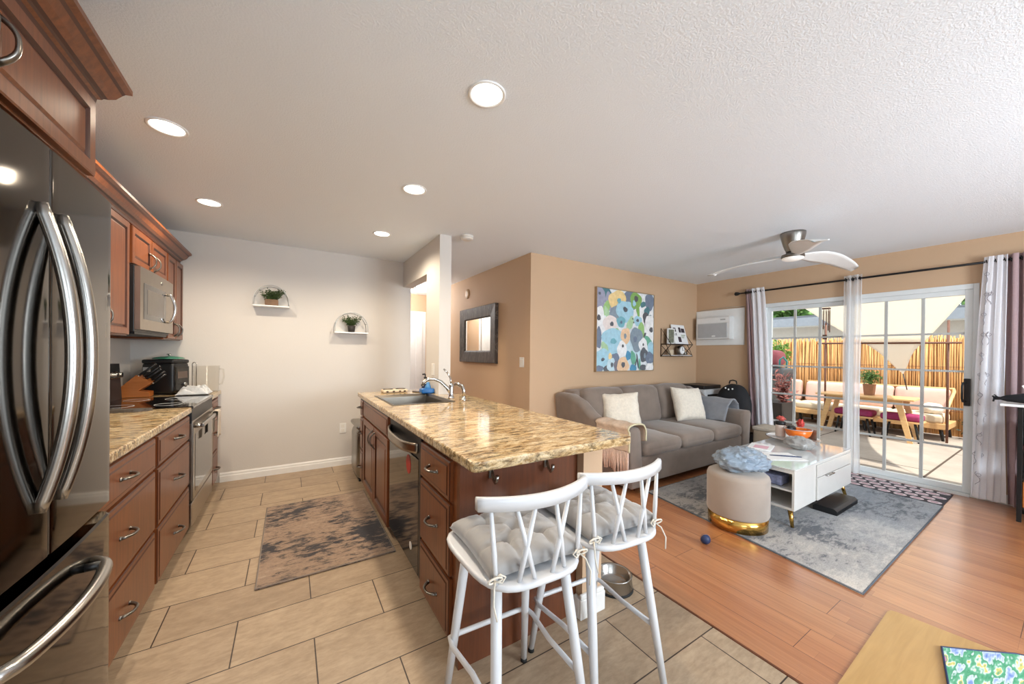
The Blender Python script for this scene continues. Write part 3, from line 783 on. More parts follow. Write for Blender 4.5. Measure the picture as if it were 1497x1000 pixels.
upper('short cherry wall cabinet directly above the microwave', 3.235, 4.02, 1.865, [(3.25, 3.62, 3.575, 1.95), (3.632, 4.005, 3.68, 1.95)])
upper('narrow cherry wall cabinet right of the microwave by the back wall', 4.023, 4.535, 1.40, [(4.035, 4.275, 4.23, 1.49), (4.285, 4.525, 4.33, 1.49)])
tag(crown('crown_moulding', UF, 1.80, 4.455).build('crown_moulding', MC), 'long cherry crown moulding running along the upper cabinets', 'moulding')

t = thing('microwave', 'stainless over the range microwave with black side and curved handle', 'microwave', (-1.03, 3.63, 1.425))
MB().box(LW+.005, -.855, 3.242, 4.008, 1.43, 1.862, .003).build('body', M['black'], t)
mb = MB(); mf = lambda y: -.828+.010*(1-((y-3.625)/.385)**2)
ys = [3.245+.76*i/12 for i in range(13)]
poly = [(-.857, 3.245)]+[(mf(y), y) for y in ys]+[(-.857, 4.005)]
mb.prism(poly, 'z', 1.445, 1.855); dd = mb.build('door', M['microsteel'], t)
mb = MB(); yw = [3.30+.46*i/8 for i in range(9)]
mb.prism([(mf(3.3)-.002, 3.30)]+[(mf(y)+.0015, y) for y in yw]+[(mf(3.76)-.002, 3.76)], 'z', 1.515, 1.755); mb.build('window', M['blackglass'], dd)
mb = MB(); yw = [3.36+.34*i/8 for i in range(9)]
mb.prism([(mf(3.36)-.002, 3.36)]+[(mf(y)+.0028, y) for y in yw]+[(mf(3.70)-.002, 3.70)], 'z', 1.55, 1.72); mb.build('window_mesh', simple('microwave_screen', C(104, 98, 92), .3), dd)
mb = MB(); hy = 3.80; pts = [(mf(hy)-.002, hy, 1.53)]
for i in range(15):
    k = -1+2*i/14; pts.append((mf(hy)+.022+.026*(1-k*k), hy, 1.635+.105*k))
pts.append((mf(hy)-.002, hy, 1.74)); mb.tube(pts, .0105, 12); mb.build('handle', M['chrome'], dd)
MB().lathe((0, 0, 0), [(.0001, 0), (.014, 0), (.014, .002)], 20)
mb = MB(); mb.tube([(mf(3.66)-.002, 3.66, 1.805), (mf(3.66)+.002, 3.66, 1.805)], .014, 20); mb.build('badge', M['nickel'], dd)
MB().box(LW+.1, -.86, 3.27, 3.98, 1.415, 1.43).build('vent', M['black'], t)

BF = -.602                                            # face of the base cabinets
def base_unit(name, lab, y0, y1, cols, x0=LW+.003, face=BF, sg=1, group='cherry base cabinets', toe=True, body_z=.875):
    t = thing(name, lab, 'cabinet', ((x0+face)/2, (y0+y1)/2, 0), group)
    b = MB(); b.box(x0, face, y0, y1, .075, body_z, .0015); b.build('body', M['cherry'], t)
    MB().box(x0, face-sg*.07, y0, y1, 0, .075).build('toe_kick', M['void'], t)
    for a, b_ in cols:
        for z0, z1, hz in ((.700, .858, .785), (.388, .686, .545), (.084, .374, .222)):
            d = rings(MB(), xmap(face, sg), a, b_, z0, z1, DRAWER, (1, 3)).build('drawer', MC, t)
            pull(d, (face+sg*.021, (a+b_)/2, hz), (0, 1, 0), (sg, 0, 0))
    return t
base_unit('base_cabinet', 'cherry three drawer base cabinet right beside the refrigerator', 1.665, 2.545, [(1.70, 2.525)])
base_unit('base_cabinet', 'cherry three drawer base cabinet just left of the range', 2.548, 3.275, [(2.565, 3.255)])
base_unit('base_cabinet', 'small cherry drawer cabinet between the range and back wall', 4.062, 4.535, [(4.085, 4.38)])
def slab(mb, x0, x1, y0, y1, z0=.876, z1=.916): return mb.box(x0, x1, y0, y1, z0, z1, .006)
tag(slab(MB(), LW+.003, -.578, 1.66, 3.283).build('countertop', M['granite']), 'gold granite countertop between the refrigerator and range', 'countertop', 'granite countertops')
tag(slab(MB(), LW+.003, -.578, 4.058, BW-.003).build('countertop', M['granite']), 'small gold granite countertop right of the range by the back wall', 'countertop', 'granite countertops')

# ------------------------------------------------------------------ range
t = thing('range', 'black glass top electric range with steel oven door', 'range', (-.9, 3.67, 0))
R0, R1 = 3.287, 4.053
MB().box(LW+.01, -.60, R0, R1, .06, .905, .002).build('body', M['black'], t)
MB().box(LW+.02, -.57, R0-.001, R1+.001, .905, .922, .004).build('cooktop', M['blackglass'], t)
mb = MB()
for x, y, r in ((-1.0, 3.48, .085), (-1.0, 3.86, .075), (-.74, 3.48, .075), (-.74, 3.86, .10)):
    mb.lathe((x, y, .9215), [(r, 0), (r, .0012), (r-.004, .0012), (r-.004, 0)], 36, cap=False)
mb.build('burner_ring', M['acgrey'], t)
MB().prism([(LW+.01, .92), (LW+.085, .92), (LW+.07, 1.20), (LW+.01, 1.20)], 'y', R0, R1).build('control_panel', M['black'], t)
for y in (3.36, 3.45, 3.86, 3.945):
    MB().tube([(LW+.07, y, 1.115), (LW+.085, y, 1.115), (LW+.086, y, 1.115), (LW+.118, y, 1.115)], [.028, .028, .022, .020], 18).build('knob', M['steel'], t)
MB().box(-.60, -.578, R0+.002, R1-.002, .80, .902, .003).build('fascia', M['black'], t)
dd = MB().box(-.60, -.572, R0+.004, R1-.004, .255, .815, .006).build('oven_door', M['microsteel'], t)
MB().box(-.574, -.5705, R0+.075, R1-.075, .305, .715, .004).build('window', M['blackglass'], dd)
mb = MB(); mb.box(-.5715, -.5695, R0+.0, R0+.022, .255, .80); mb.build('edge_trim', M['steel'], dd)
mb = MB(); mb.box(-.538, -.516, R0+.03, R1-.03, .765, .795, .007)
mb.build('handle', M['steel'], dd)
MB().tube([(-.574, R0+.05, .775), (-.53, R0+.05, .78)], .015, 12).tube([(-.574, R1-.05, .775), (-.53, R1-.05, .78)], .011, 12).build('handle_bracket', M['steel'], dd)
MB().box(-.60, -.575, R0+.004, R1-.004, .075, .240, .005).build('storage_drawer', M['microsteel'], t)
for x in (-1.12, -.66):
    for y in (R0+.05, R1-.05): MB().cyl((x, y, 0), (x, y, .062), .016, .012, 12).build('foot', M['black'], t)
# dish towel over the oven handle
mb = MB()
def tw(u, v):
    y = 3.83+.13*v; s_ = u*.50
    if s_ < .22: return (-.509+.006*math.sin(v*9+u*3), y, .585+s_)
    if s_ < .26: k = (s_-.22)/.04*PI; return (-.527+.018*math.cos(k), y, .801+.006*math.sin(k))
    return (-.545-.002*math.sin(v*9), y, .80-(s_-.26)*.75)
mb.sheet(tw, 30, 8, (-.004, 0, 0)); tag(mb.build('hand_towel', M['towelbeige']), 'beige hand towel hanging over the oven door handle', 'towel')

# ------------------------------------------------------------------ things on the left counters
mb = MB()
def cl(u, v):
    a, b = u-.5, v-.5
    f = .060*max(0, 1-(2*a)**4)*max(0, 1-(2*b)**4)**.6*(.12+.85*abs(math.sin(a*6+b*9+.6))+.5*abs(noise.noise(Vector((a*6, b*9, 1)))))
    return (-.715+a*.22+.012*noise.noise(Vector((a*4, b*4, 3))), 4.165+b*.20, .923+max(0, f)+.003)
mb.sheet(cl, 44, 36, (0, 0, .008)); tag(mb.build('dish_cloth', M['towel']), 'crumpled grey white dish cloth on the range edge', 'cloth')
mb = MB(); mb.prism([(-1.205, 0.003), (-.995, .003), (-.995, .045), (-1.06, .055), (-.975, .125), (-1.075, .185), (-1.20, .05)], 'y', 4.12, 4.235)
mb.X = None
kb = mb
kb.v = [v+Vector((0, 0, .916)) for v in kb.v]
tag(kb.build('knife_block', M['oak']), 'slanted wooden knife block on the counter past the range', 'knife block')
kd = Vector((.72, 0, .69)).normalized(); kn = Vector((-.69, 0, .72))
names = ['uppermost black knife handle in the wooden block', 'black knife handle second from the top of the block', 'black knife handle in the middle of the block', 'black knife handle second from the bottom of the block', 'lowest black knife handle in the wooden block']
for i in range(5):
    p = Vector((-1.067+.022*i, 4.145+.022*((i*2) % 4), 1.093-.0135*i*1.15))
    t = thing('kitchen_knife', names[i], 'knife', p, 'knives in the wooden block')
    e = p+kd*(.145-.010*i)
    MB().tube([p+kd*.006, p+kd*.03, p+kd*.06, e], [.0075, .0095, .008, .0095], 10).build('handle', M['black'], t)
    MB().tube([p-kd*.004, p+kd*.008], .0085, 10).build('bolster', M['steel'], t)
    MB().tube([e, e+kd*.005], .0088, 10).build('end_cap', M['steel'], t)
# black multi cooker
t = thing('air_fryer', 'black countertop air fryer oven with front panel beside knife block', 'air fryer', (-.93, 4.37, .916))
AF = Matrix.Translation((-.945, 4.365, 0)) @ Matrix.Rotation(math.radians(-24), 4, 'Z') @ Matrix.Translation((.95, -4.3825, 0))
def AB():
    m = MB(); m.X = AF; return m
mb = AB(); mb.soft(-1.075, -.825, 4.285, 4.48, .925, 1.20, .028, .0, 5); mb.build('body', M['black'], t)
AB().box(-.828, -.818, 4.30, 4.465, .95, 1.165, .006).build('control_panel', M['blackglass'], t)
AB().box(-.819, -.8165, 4.33, 4.44, 1.06, 1.12, .001).build('display', simple('display_window', C(96, 82, 74), .3), t)
AB().tube([(-.82, 4.40, 1.005), (-.80, 4.40, 1.005)], .015, 16).build('knob', M['steel'], t)
AB().soft(-1.074, -.826, 4.286, 4.479, 1.192, 1.226, .012, .004, 5).build('lid', M['black'], t)
AB().box(-1.055, -1.0, 4.281, 4.286, 1.12, 1.16, .001).build('badge', M['acgrey'], t)
MB().lathe((-.95, 4.38, .916), [(.09, 0), (.09, .012)], 24).build('foot', M['rubber'], t)
t = thing('pan_lid', 'green rimmed glass pan lid lying on the black air fryer', 'lid', (-.93, 4.38, 1.232))
MB().lathe((-.93, 4.38, 1.232), [(.108, 0), (.110, .005), (.09, .014), (.05, .021), (.0001, .024)], 36).build('rim', M['green'], t)
MB().lathe((-.93, 4.38, 1.260), [(.006, 0), (.006, .008), (.016, .011), (.016, .016), (.0001, .018)], 18).build('knob', M['steel'], t)
# clear tub and paper towel wire
t = thing('plastic_tub', 'clear plastic pitcher tub at the end of counter by back wall', 'tub', (-.675, 4.43, .916))
mb = MB(); mb.lathe((-.675, 4.43, .916), [(.0001, .001), (.080, .001), (.090, .012), (.098, .245), (.101, .25)], 36, cap=False, sx=1.0, sy=.95); mb.build('tub', M['clearplastic'], t)
mb = MB(); mb.tube([(-.578, 4.43, 1.135), (-.55, 4.43, 1.13), (-.545, 4.43, 1.06), (-.56, 4.43, .99), (-.582, 4.43, .985)], .007, 8); mb.build('handle', M['clearplastic'], t)
mb = MB(); mb.tube([(-.755, 4.30, .921)]+[(-.755, 4.30, 1.185)]+[(-.741-.014*math.cos(a), 4.30, 1.185+.016*math.sin(a)) for a in (.5, 1.1, 1.57, 2.1, 2.7)]+[(-.727, 4.30, 1.185), (-.727, 4.30, .921)], .0035, 8)
mb.lathe((-.741, 4.30, .9165), [(.055, 0), (.055, .006), (.0001, .008)], 24)
tag(mb.build('towel_holder', M['steel']), 'thin steel wire paper towel holder in front of clear tub', 'towel holder')
mb = MB(); mb.prism([(-1.16+.40*k/10, 3.215-.035*math.sin(PI*k/10)**.5-.01*math.sin(k)) for k in range(11)]+[(-.76-.40*k/10, 3.215+.035*math.sin(PI*k/10)**.5) for k in range(11)][1:-1], 'z', .917, .934)
tag(mb.build('stone_board', M['slate']), 'rough dark stone serving board lying beside the cooktop', 'board')

# ------------------------------------------------------------------ wall shelves with plants on the back wall
def arch_shelf(lab, x0, x1, z0, plant):
    t = thing('wall_shelf', lab, 'shelf', ((x0+x1)/2, BW, z0), 'white arched wall shelves')
    y1, y0 = BW-.002, BW-.125
    r = (x1-x0)/2; c = (x0+x1)/2; zb = z0+.045
    MB().box(x0, x1, y0, y1, z0-.008, z0+.006, .002).build('shelf_board', M['white'], t)
    for y, nm in ((y0+.006, 'front_hoop'), (y1-.006, 'rear_hoop')):
        mb = MB(); pts = [(x0+.005, y, z0)]+[(c-(r-.005)*math.cos(a), y, zb+(r+.01)*math.sin(a)) for a in [PI*i/22 for i in range(23)]]+[(x1-.005, y, z0)]
        mb.tube(pts, .0048, 8); mb.build(nm, M['hoop'], t)
    mb = MB()
    for a in (.35, PI-.35):
        p = (c-(r-.005)*math.cos(a), zb+(r+.01)*math.sin(a)); mb.tube([(p[0], y0+.006, p[1]), (p[0], y1-.006, p[1])], .004, 6)
    mb.build('spacer', M['white'], t)
arch_shelf('white arched wall shelf higher and to the left, with square planter', -.325, -.010, 1.775, 0)
arch_shelf('white arched wall shelf lower and to the right, with dark pot', .420, .775, 1.530, 1)
def boxplant(lab, x, z, w, hgt, potm, square, hgt_l):
    t = thing('potted_plant', lab, 'plant', (x, BW-.065, z), 'plants on the arched shelves')
    if square: MB().box(x-w/2, x+w/2, BW-.065-.042, BW-.065+.042, z, z+hgt, .004).build('pot', potm, t)
    else: MB().lathe((x, BW-.065, z), [(w*.38, 0), (w*.5, hgt), (w*.44, hgt), (w*.42, hgt*.9), (.0001, hgt*.9)], 24).build('pot', potm, t)
    mb = MB(); rg = random.Random(int(x*100))
    for i in range(46):
        a = rg.random()*2*PI; l = hgt_l*(.45+.6*rg.random()); sp = .03+.055*rg.random()
        p0 = Vector((x+rg.uniform(-w*.3, w*.3), BW-.065+rg.uniform(-.02, .02), z+hgt-.01)); p1 = p0+Vector((math.cos(a)*sp*1.25, math.sin(a)*sp*.55, l))
        mb.tube([p0, (p0+p1)/2+Vector((0, 0, .012)), p1], .0012, 4)
        for k in range(9):
            q = p0.lerp(p1, .25+.75*k/8); d = Vector((rg.gauss(0, 1), rg.gauss(0, .7), rg.gauss(.4, .6))).normalized(); s_ = .014
            b = d.orthogonal().normalized(); e = q+d*s_*1.8
            if e.y > BW-.006: e.y = BW-.006
            mb.add([q, q+d*s_+b*s_*.45, e, q+d*s_-b*s_*.45], [(0, 1, 2, 3)])
    mb.build('foliage', M['olive'], t)
boxplant('bushy green plant in a square tan planter on upper shelf', -.165, 1.782, .115, .062, M['planterbrown'], True, .105)
boxplant('bushy green plant in a small dark pot on lower shelf', .600, 1.537, .085, .075, M['darkpot'], False, .115)

# ------------------------------------------------------------------ island
IF = .602
def island_body(y0, y1, name, lab): return
t = thing('island_cabinet', 'slim cherry drawer cabinet at the far end of the island', 'cabinet', (.9, 3.64, 0), 'cherry island cabinets')
MB().box(IF, 1.195, 3.558, 3.725, .075, .875, .0015).build('body', M['cherry'], t)
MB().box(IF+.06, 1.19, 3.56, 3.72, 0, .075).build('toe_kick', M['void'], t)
for z0, z1, hz in ((.700, .858, .785), (.388, .686, .545), (.084, .374, .222)):
    d = rings(MB(), xmap(IF, -1), 3.566, 3.715, z0, z1, DRAWER, (1, 3)).build('drawer', MC, t); pull(d, (IF-.021, 3.64, hz), (0, 1, 0), (-1, 0, 0), .075)
t = thing('sink_cabinet', 'cherry sink base cabinet with two doors in the island', 'cabinet', (.9, 3.06, 0), 'cherry island cabinets')
MB().box(IF, 1.20, 2.555, 3.555, .075, .70, .0015).box(IF, IF+.02, 2.555, 3.555, .70, .875, .001).build('body', M['cherry'], t)
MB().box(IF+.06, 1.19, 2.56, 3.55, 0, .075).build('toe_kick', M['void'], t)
rings(MB(), xmap(IF, -1), 2.575, 3.54, .715, .86, DRAWER, (1, 3)).build('false_front', MC, t)
for a, b, hy in ((2.575, 3.052, 3.015), (3.062, 3.54, 3.10)):
    d = rings(MB(), xmap(IF, -1), a, b, .084, .70, DOOR, (4, 5, 6)).build('door', MC, t); pull(d, (IF-.02, hy, .60), (0, 0, 1), (-1, 0, 0), .12)
t = thing('island_cabinet', 'cherry three drawer island cabinet on the bar stool end', 'cabinet', (.9, 1.6, 0), 'cherry island cabinets')
MB().box(IF, 1.22, 1.388, 1.845, .075, .875, .0015).build('body', M['cherry'], t)
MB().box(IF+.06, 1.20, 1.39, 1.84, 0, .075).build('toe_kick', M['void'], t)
for z0, z1, hz in ((.672, .845, .765), (.350, .658, .515), (.082, .336, .20)):
    d = rings(MB(), xmap(IF, -1), 1.435, 1.835, z0, z1, DRAWER, (1, 3)).build('drawer', MC, t); pull(d, (IF-.021, 1.625, hz), (0, 1, 0), (-1, 0, 0))
MB().box(IF-.004, 1.243, 1.358, 1.386, .0, .875, .001).build('end_panel', M['cherry_dark'], t)
t = thing('dishwasher', 'black dishwasher with curved handle in the island', 'dishwasher', (.9, 2.2, 0))
D0, D1 = 1.852, 2.548
MB().box(IF+.03, 1.20, D0, D1, .04, .868, .002).build('body', M['black'], t)
dd = MB().box(IF-.012, IF+.03, D0+.035, D1-.008, .11, .735, .004).build('door', M['blacksteel'], t)
MB().box(IF-.008, IF+.03, D0+.03, D1-.006, .738, .866, .004).build('control_panel', M['black'], t)
MB().box(IF-.010, IF+.03, D0+.002, D0+.034, .11, .866, .002).build('side_trim', M['black'], t)
mb = MB()
def hd(u, v):
    y = D0+.06+(D1-D0-.09)*u; k = 2*u-1
    return (IF-.016-.045*(1-k**4), y, .765+.055*v-.012*(1-k*k))
mb.sheet(hd, 24, 4, (.012, 0, 0)); mb.build('handle', M['microsteel'], dd)
mb = MB(); mb.tube([(IF-.0125, 2.05, .66), (IF-.0135, 2.05, .66)], .001, 8)
st = MB(); st.add([(IF-.0135, 2.075+.046*math.cos(a), .665+.055*math.sin(a)) for a in [2*PI*i/24 for i in range(24)]]+[(IF-.0118, 2.075+.046*math.cos(a), .665+.055*math.sin(a)) for a in [2*PI*i/24 for i in range(24)]], [tuple(range(24)), tuple(range(24, 48))]+[(i, (i+1) % 24, 24+(i+1) % 24, 24+i) for i in range(24)])
st.build('sticker', M['red'], dd)
st = MB(); st.tube([(IF-.0118, 2.02, .215), (IF-.0135, 2.02, .215)], .022, 20); st.build('badge', M['white'], dd)
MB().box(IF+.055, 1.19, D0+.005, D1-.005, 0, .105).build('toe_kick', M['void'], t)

# countertop with the sink cut-out
SX0, SX1, SY0, SY1 = .665, 1.125, 2.72, 3.36
mb = MB(); z0, z1 = .876, .916; IX0, IX1, IY0, IY1 = .565, 1.43, 1.165, 3.752
out = []
def corner(cx, cy, r, a0):
    return [(cx+r*math.cos(a0+PI/2*k/6), cy+r*math.sin(a0+PI/2*k/6)) for k in range(7)]
out = corner(IX0+.025, IY0+.025, .025, PI)+corner(IX1-.03, IY0+.03, .03, 1.5*PI)+[(IX1, 3.248), (1.20, 3.248), (1.20, IY1), (IX0, IY1)]
bm = bmesh.new()
ov = [bm.verts.new((x, y, z1)) for x, y in out]; hv = [bm.verts.new((x, y, z1)) for x, y in ((SX0, SY0), (SX1, SY0), (SX1, SY1), (SX0, SY1))]
ed = [bm.edges.new((ov[i], ov[(i+1) % len(ov)])) for i in range(len(ov))]+[bm.edges.new((hv[i], hv[(i+1) % 4])) for i in range(4)]
bmesh.ops.triangle_fill(bm, edges=ed, use_beauty=True)
r = bmesh.ops.extrude_face_region(bm, geom=bm.faces[:])
for v in [g for g in r['geom'] if isinstance(g, bmesh.types.BMVert)]: v.co.z = z0
bmesh.ops.recalc_face_normals(bm, faces=bm.faces[:])
be = [e for e in bm.edges if abs(e.verts[0].co.z-e.verts[1].co.z) < 1e-6 and len(e.link_faces) == 2 and abs(e.link_faces[0].normal.dot(e.link_faces[1].normal)) < .3 and not (SX0-.001 < e.verts[0].co.x < SX1+.001 and SY0-.001 < e.verts[0].co.y < SY1+.001)]
bmesh.ops.bevel(bm, geom=be, offset=.007, segments=2, profile=.5, affect='EDGES')
bm.verts.index_update(); mb.add([v.co.copy() for v in bm.verts], [[v.index for v in f.verts] for f in bm.faces]); bm.free()
tag(mb.build('island_countertop', M['granite']), 'large gold granite island countertop with overhang above the stools', 'countertop', 'granite countertops')

t = thing('sink', 'stainless drop in sink set into the island granite', 'sink', (.9, 3.04, .72))
mb = MB()
A = lambda i, z: [(SX0-.02+i, SY0-.02+i, z), (SX1+.02-i, SY0-.02+i, z), (SX1+.02-i, SY1+.02-i, z), (SX0-.02+i, SY1+.02-i, z)]
lo = [A(0, .917), A(.003, .921), A(.016, .921), A(.022, .917), A(.032, .90), A(.045, .75), A(.07, .735)]
vs = sum(lo, []); mb.add(vs, [(l*4+j, l*4+(j+1) % 4, l*4+4+(j+1) % 4, l*4+4+j) for l in range(len(lo)-1) for j in range(4)]+[(24, 25, 26, 27)])
mb.build('basin', simple('satin_sink_steel', C(120, 113, 104), .38, 1.0, .04), t)
MB().lathe((.9, 3.04, .736), [(.045, 0), (.045, .003), (.03, .002), (.0001, .001)], 24).build('drain', M['chrome'], t)
# faucet deck along the hall side of the bowl
t = thing('faucet', 'chrome single lever kitchen faucet curving over the sink', 'faucet', (1.20, 2.93, .916))
MB().lathe((1.20, 2.93, .916), [(.030, 0), (.030, .006), (.024, .012), (.021, .05), (.021, .115), (.017, .125), (.0001, .128)], 24).build('base', M['chrome'], t)
mb = MB(); mb.tube([(1.20, 2.93, .955), (1.165, 2.945, 1.01), (1.12, 2.965, 1.058), (1.065, 2.985, 1.085), (1.015, 3.0, 1.082), (.98, 3.01, 1.055), (.968, 3.014, 1.025)], [.016, .0155, .015, .0145, .014, .0135, .0135], 14); mb.build('spout', M['chrome'], t)
mb = MB(); mb.tube([(1.20, 2.93, 1.04), (1.198, 2.945, 1.09), (1.185, 2.99, 1.14), (1.17, 3.03, 1.165)], [.009, .008, .008, .009], 10); mb.build('lever', M['chrome'], t)
t = thing('side_sprayer', 'chrome side sprayer standing right of the faucet', 'sprayer', (1.235, 2.74, .916))
MB().lathe((1.235, 2.74, .916), [(.024, 0), (.024, .006), (.016, .014), (.015, .03)], 20).build('base', M['chrome'], t)
MB().tube([(1.235, 2.74, .94), (1.236, 2.742, 1.0), (1.225, 2.755, 1.035), (1.195, 2.785, 1.052), (1.175, 2.80, 1.052)], [.012, .015, .017, .017, .014], 12).build('spray_head', M['chrome'], t)
t = thing('soap_bottle', 'clear hand soap bottle with black pump by the sink', 'bottle', (1.155, 3.50, .916))
MB().lathe((1.155, 3.50, .918), [(.030, 0), (.033, .01), (.033, .095), (.022, .118), (.013, .125), (.013, .135)], 24).build('bottle', simple('pale_soap', C(214, 206, 190), .2, coat=.5), t)
MB().lathe((1.155, 3.50, .918), [(.0345, .02), (.0345, .085)], 24, cap=False).build('sticker', M['navy'], t)
MB().lathe((1.155, 3.50, .918), [(.015, .133), (.015, .150), (.006, .153), (.006, .178)], 16).tube([(1.155, 3.50, 1.096), (1.125, 3.50, 1.094)], .007, 8).build('pump', M['black'], t)
t = thing('sponge_caddy', 'blue sponge holder with round blue brush behind the faucet', 'sponge holder', (1.135, 3.385, .916))
MB().soft(1.07, 1.195, 3.335-.0, 3.43, .919, .965, .012).build('tray', M['blue'], t)
MB().lathe((1.15, 3.40, .955), [(.028, .005), (.03, .02), (.022, .04), (.016, .05), (.018, .065), (.0001, .07)], 20).build('brush', simple('brush_blue', C(70, 130, 180), .4), t)
mb = MB(); mb.lathe((1.10, 3.56, .917), [(.055, 0), (.058, .008), (.05, .006), (.0001, .005)], 28)
tag(mb.build('scrub_dish', M['bronze']), 'flat dark round dish beside the soap bottle', 'dish')
t = thing('dish_tray', 'cream patterned pet dish tray on the far counter end', 'tray', (.86, 3.60, .916))
MB().soft(.76, 1.0, 3.55, 3.68, .917, .948, .016, 0, 5).build('base', M['outcream'], t)
for x in (.82, .94): MB().lathe((x, 3.615, .946), [(.046, 0), (.048, .006), (.042, .006), (.036, .002), (.0001, .001)], 24).build('bowl', M['darkpot'], t)
mb = MB()
for x in (.80, .86, .92, .965): mb.blob((x, 3.549, .931), .012, .002, .008, 12, 8)
mb.build('paw_print', M['bronze'], t)
t = thing('wall_outlet', 'white double outlet plate on the column near the sink', 'outlet', (1.203, 3.40, 1.13))
MB().box(1.197, 1.2029, 3.365, 3.437, 1.09, 1.205, .002).build('plate', M['plasticwhite'], t)
MB().box(1.1955, 1.198, 3.385, 3.417, 1.105, 1.145, .001).box(1.1955, 1.198, 3.385, 3.417, 1.152, 1.192, .001).build('socket', M['smoke'], t)
t = thing('wall_outlet', 'small white outlet plate low on the kitchen back wall', 'outlet', (.525, BW, .43))
MB().box(.49, .56, BW-.006, BW-.0002, .37, .485, .002).build('plate', M['plasticwhite'], t)
MB().box(.508, .542, BW-.008, BW-.005, .385, .42, .001).box(.508, .542, BW-.008, BW-.005, .435, .47, .001).build('socket', M['smoke'], t)
# trash bin at the far end of the island
t = thing('trash_bin', 'grey metal trash bin behind the far end of the island', 'trash bin', (.72, 4.05, 0))
MB().soft(.575, .88, 3.84, 4.26, .012, .53, .07, 0, 5).build('body', M['nickel'], t)
MB().soft(.57, .885, 3.835, 4.265, .53, .575, .02, .012, 5).build('lid', M['nickel'], t)
MB().box(.60, .86, 3.87, 4.23, 0, .02, .004).build('foot', M['black'], t)
# hooks below the overhang
for x, lab in ((.742, 'metal bag hook under the counter nearer the corner drawer'), (1.038, 'metal bag hook under the counter nearer the half wall')):
    t = thing('bag_hook', lab, 'hook', (x, 1.35, .80), 'bag hooks under the counter overhang')
    MB().box(x-.011, x+.011, 1.348, 1.3575, .775, .862, .003).build('plate', M['nickel'], t)
    MB().tube([(x, 1.349, .81), (x, 1.33, .775), (x, 1.315, .765), (x, 1.302, .778), (x, 1.299, .80)], [.007, .007, .007, .007, .009], 10).build('hook', M['steel'], t)
    MB().blob((x, 1.334, .83), .011, .011, .011, 14, 8).tube([(x, 1.35, .83), (x, 1.336, .83)], .005, 8).build('knob', M['steel'], t)

# kitchen rug
t = thing('kitchen_rug', 'distressed taupe rug on the kitchen tile before the sink', 'rug', (.23, 2.98, 0))
MB().box(-.155, .598, 2.385, 3.58, .0015, .010, .003).build('pile', M['rugkitchen'], t)
mb = MB()
mb.tube([(-.152, 2.388, .007), (.596, 2.388, .007), (.596, 3.578, .007), (-.152, 3.578, .007)], .0055, 6, closed=True); mb.build('bound_edge', simple('rug_binding', C(136, 124, 114), .9), t)

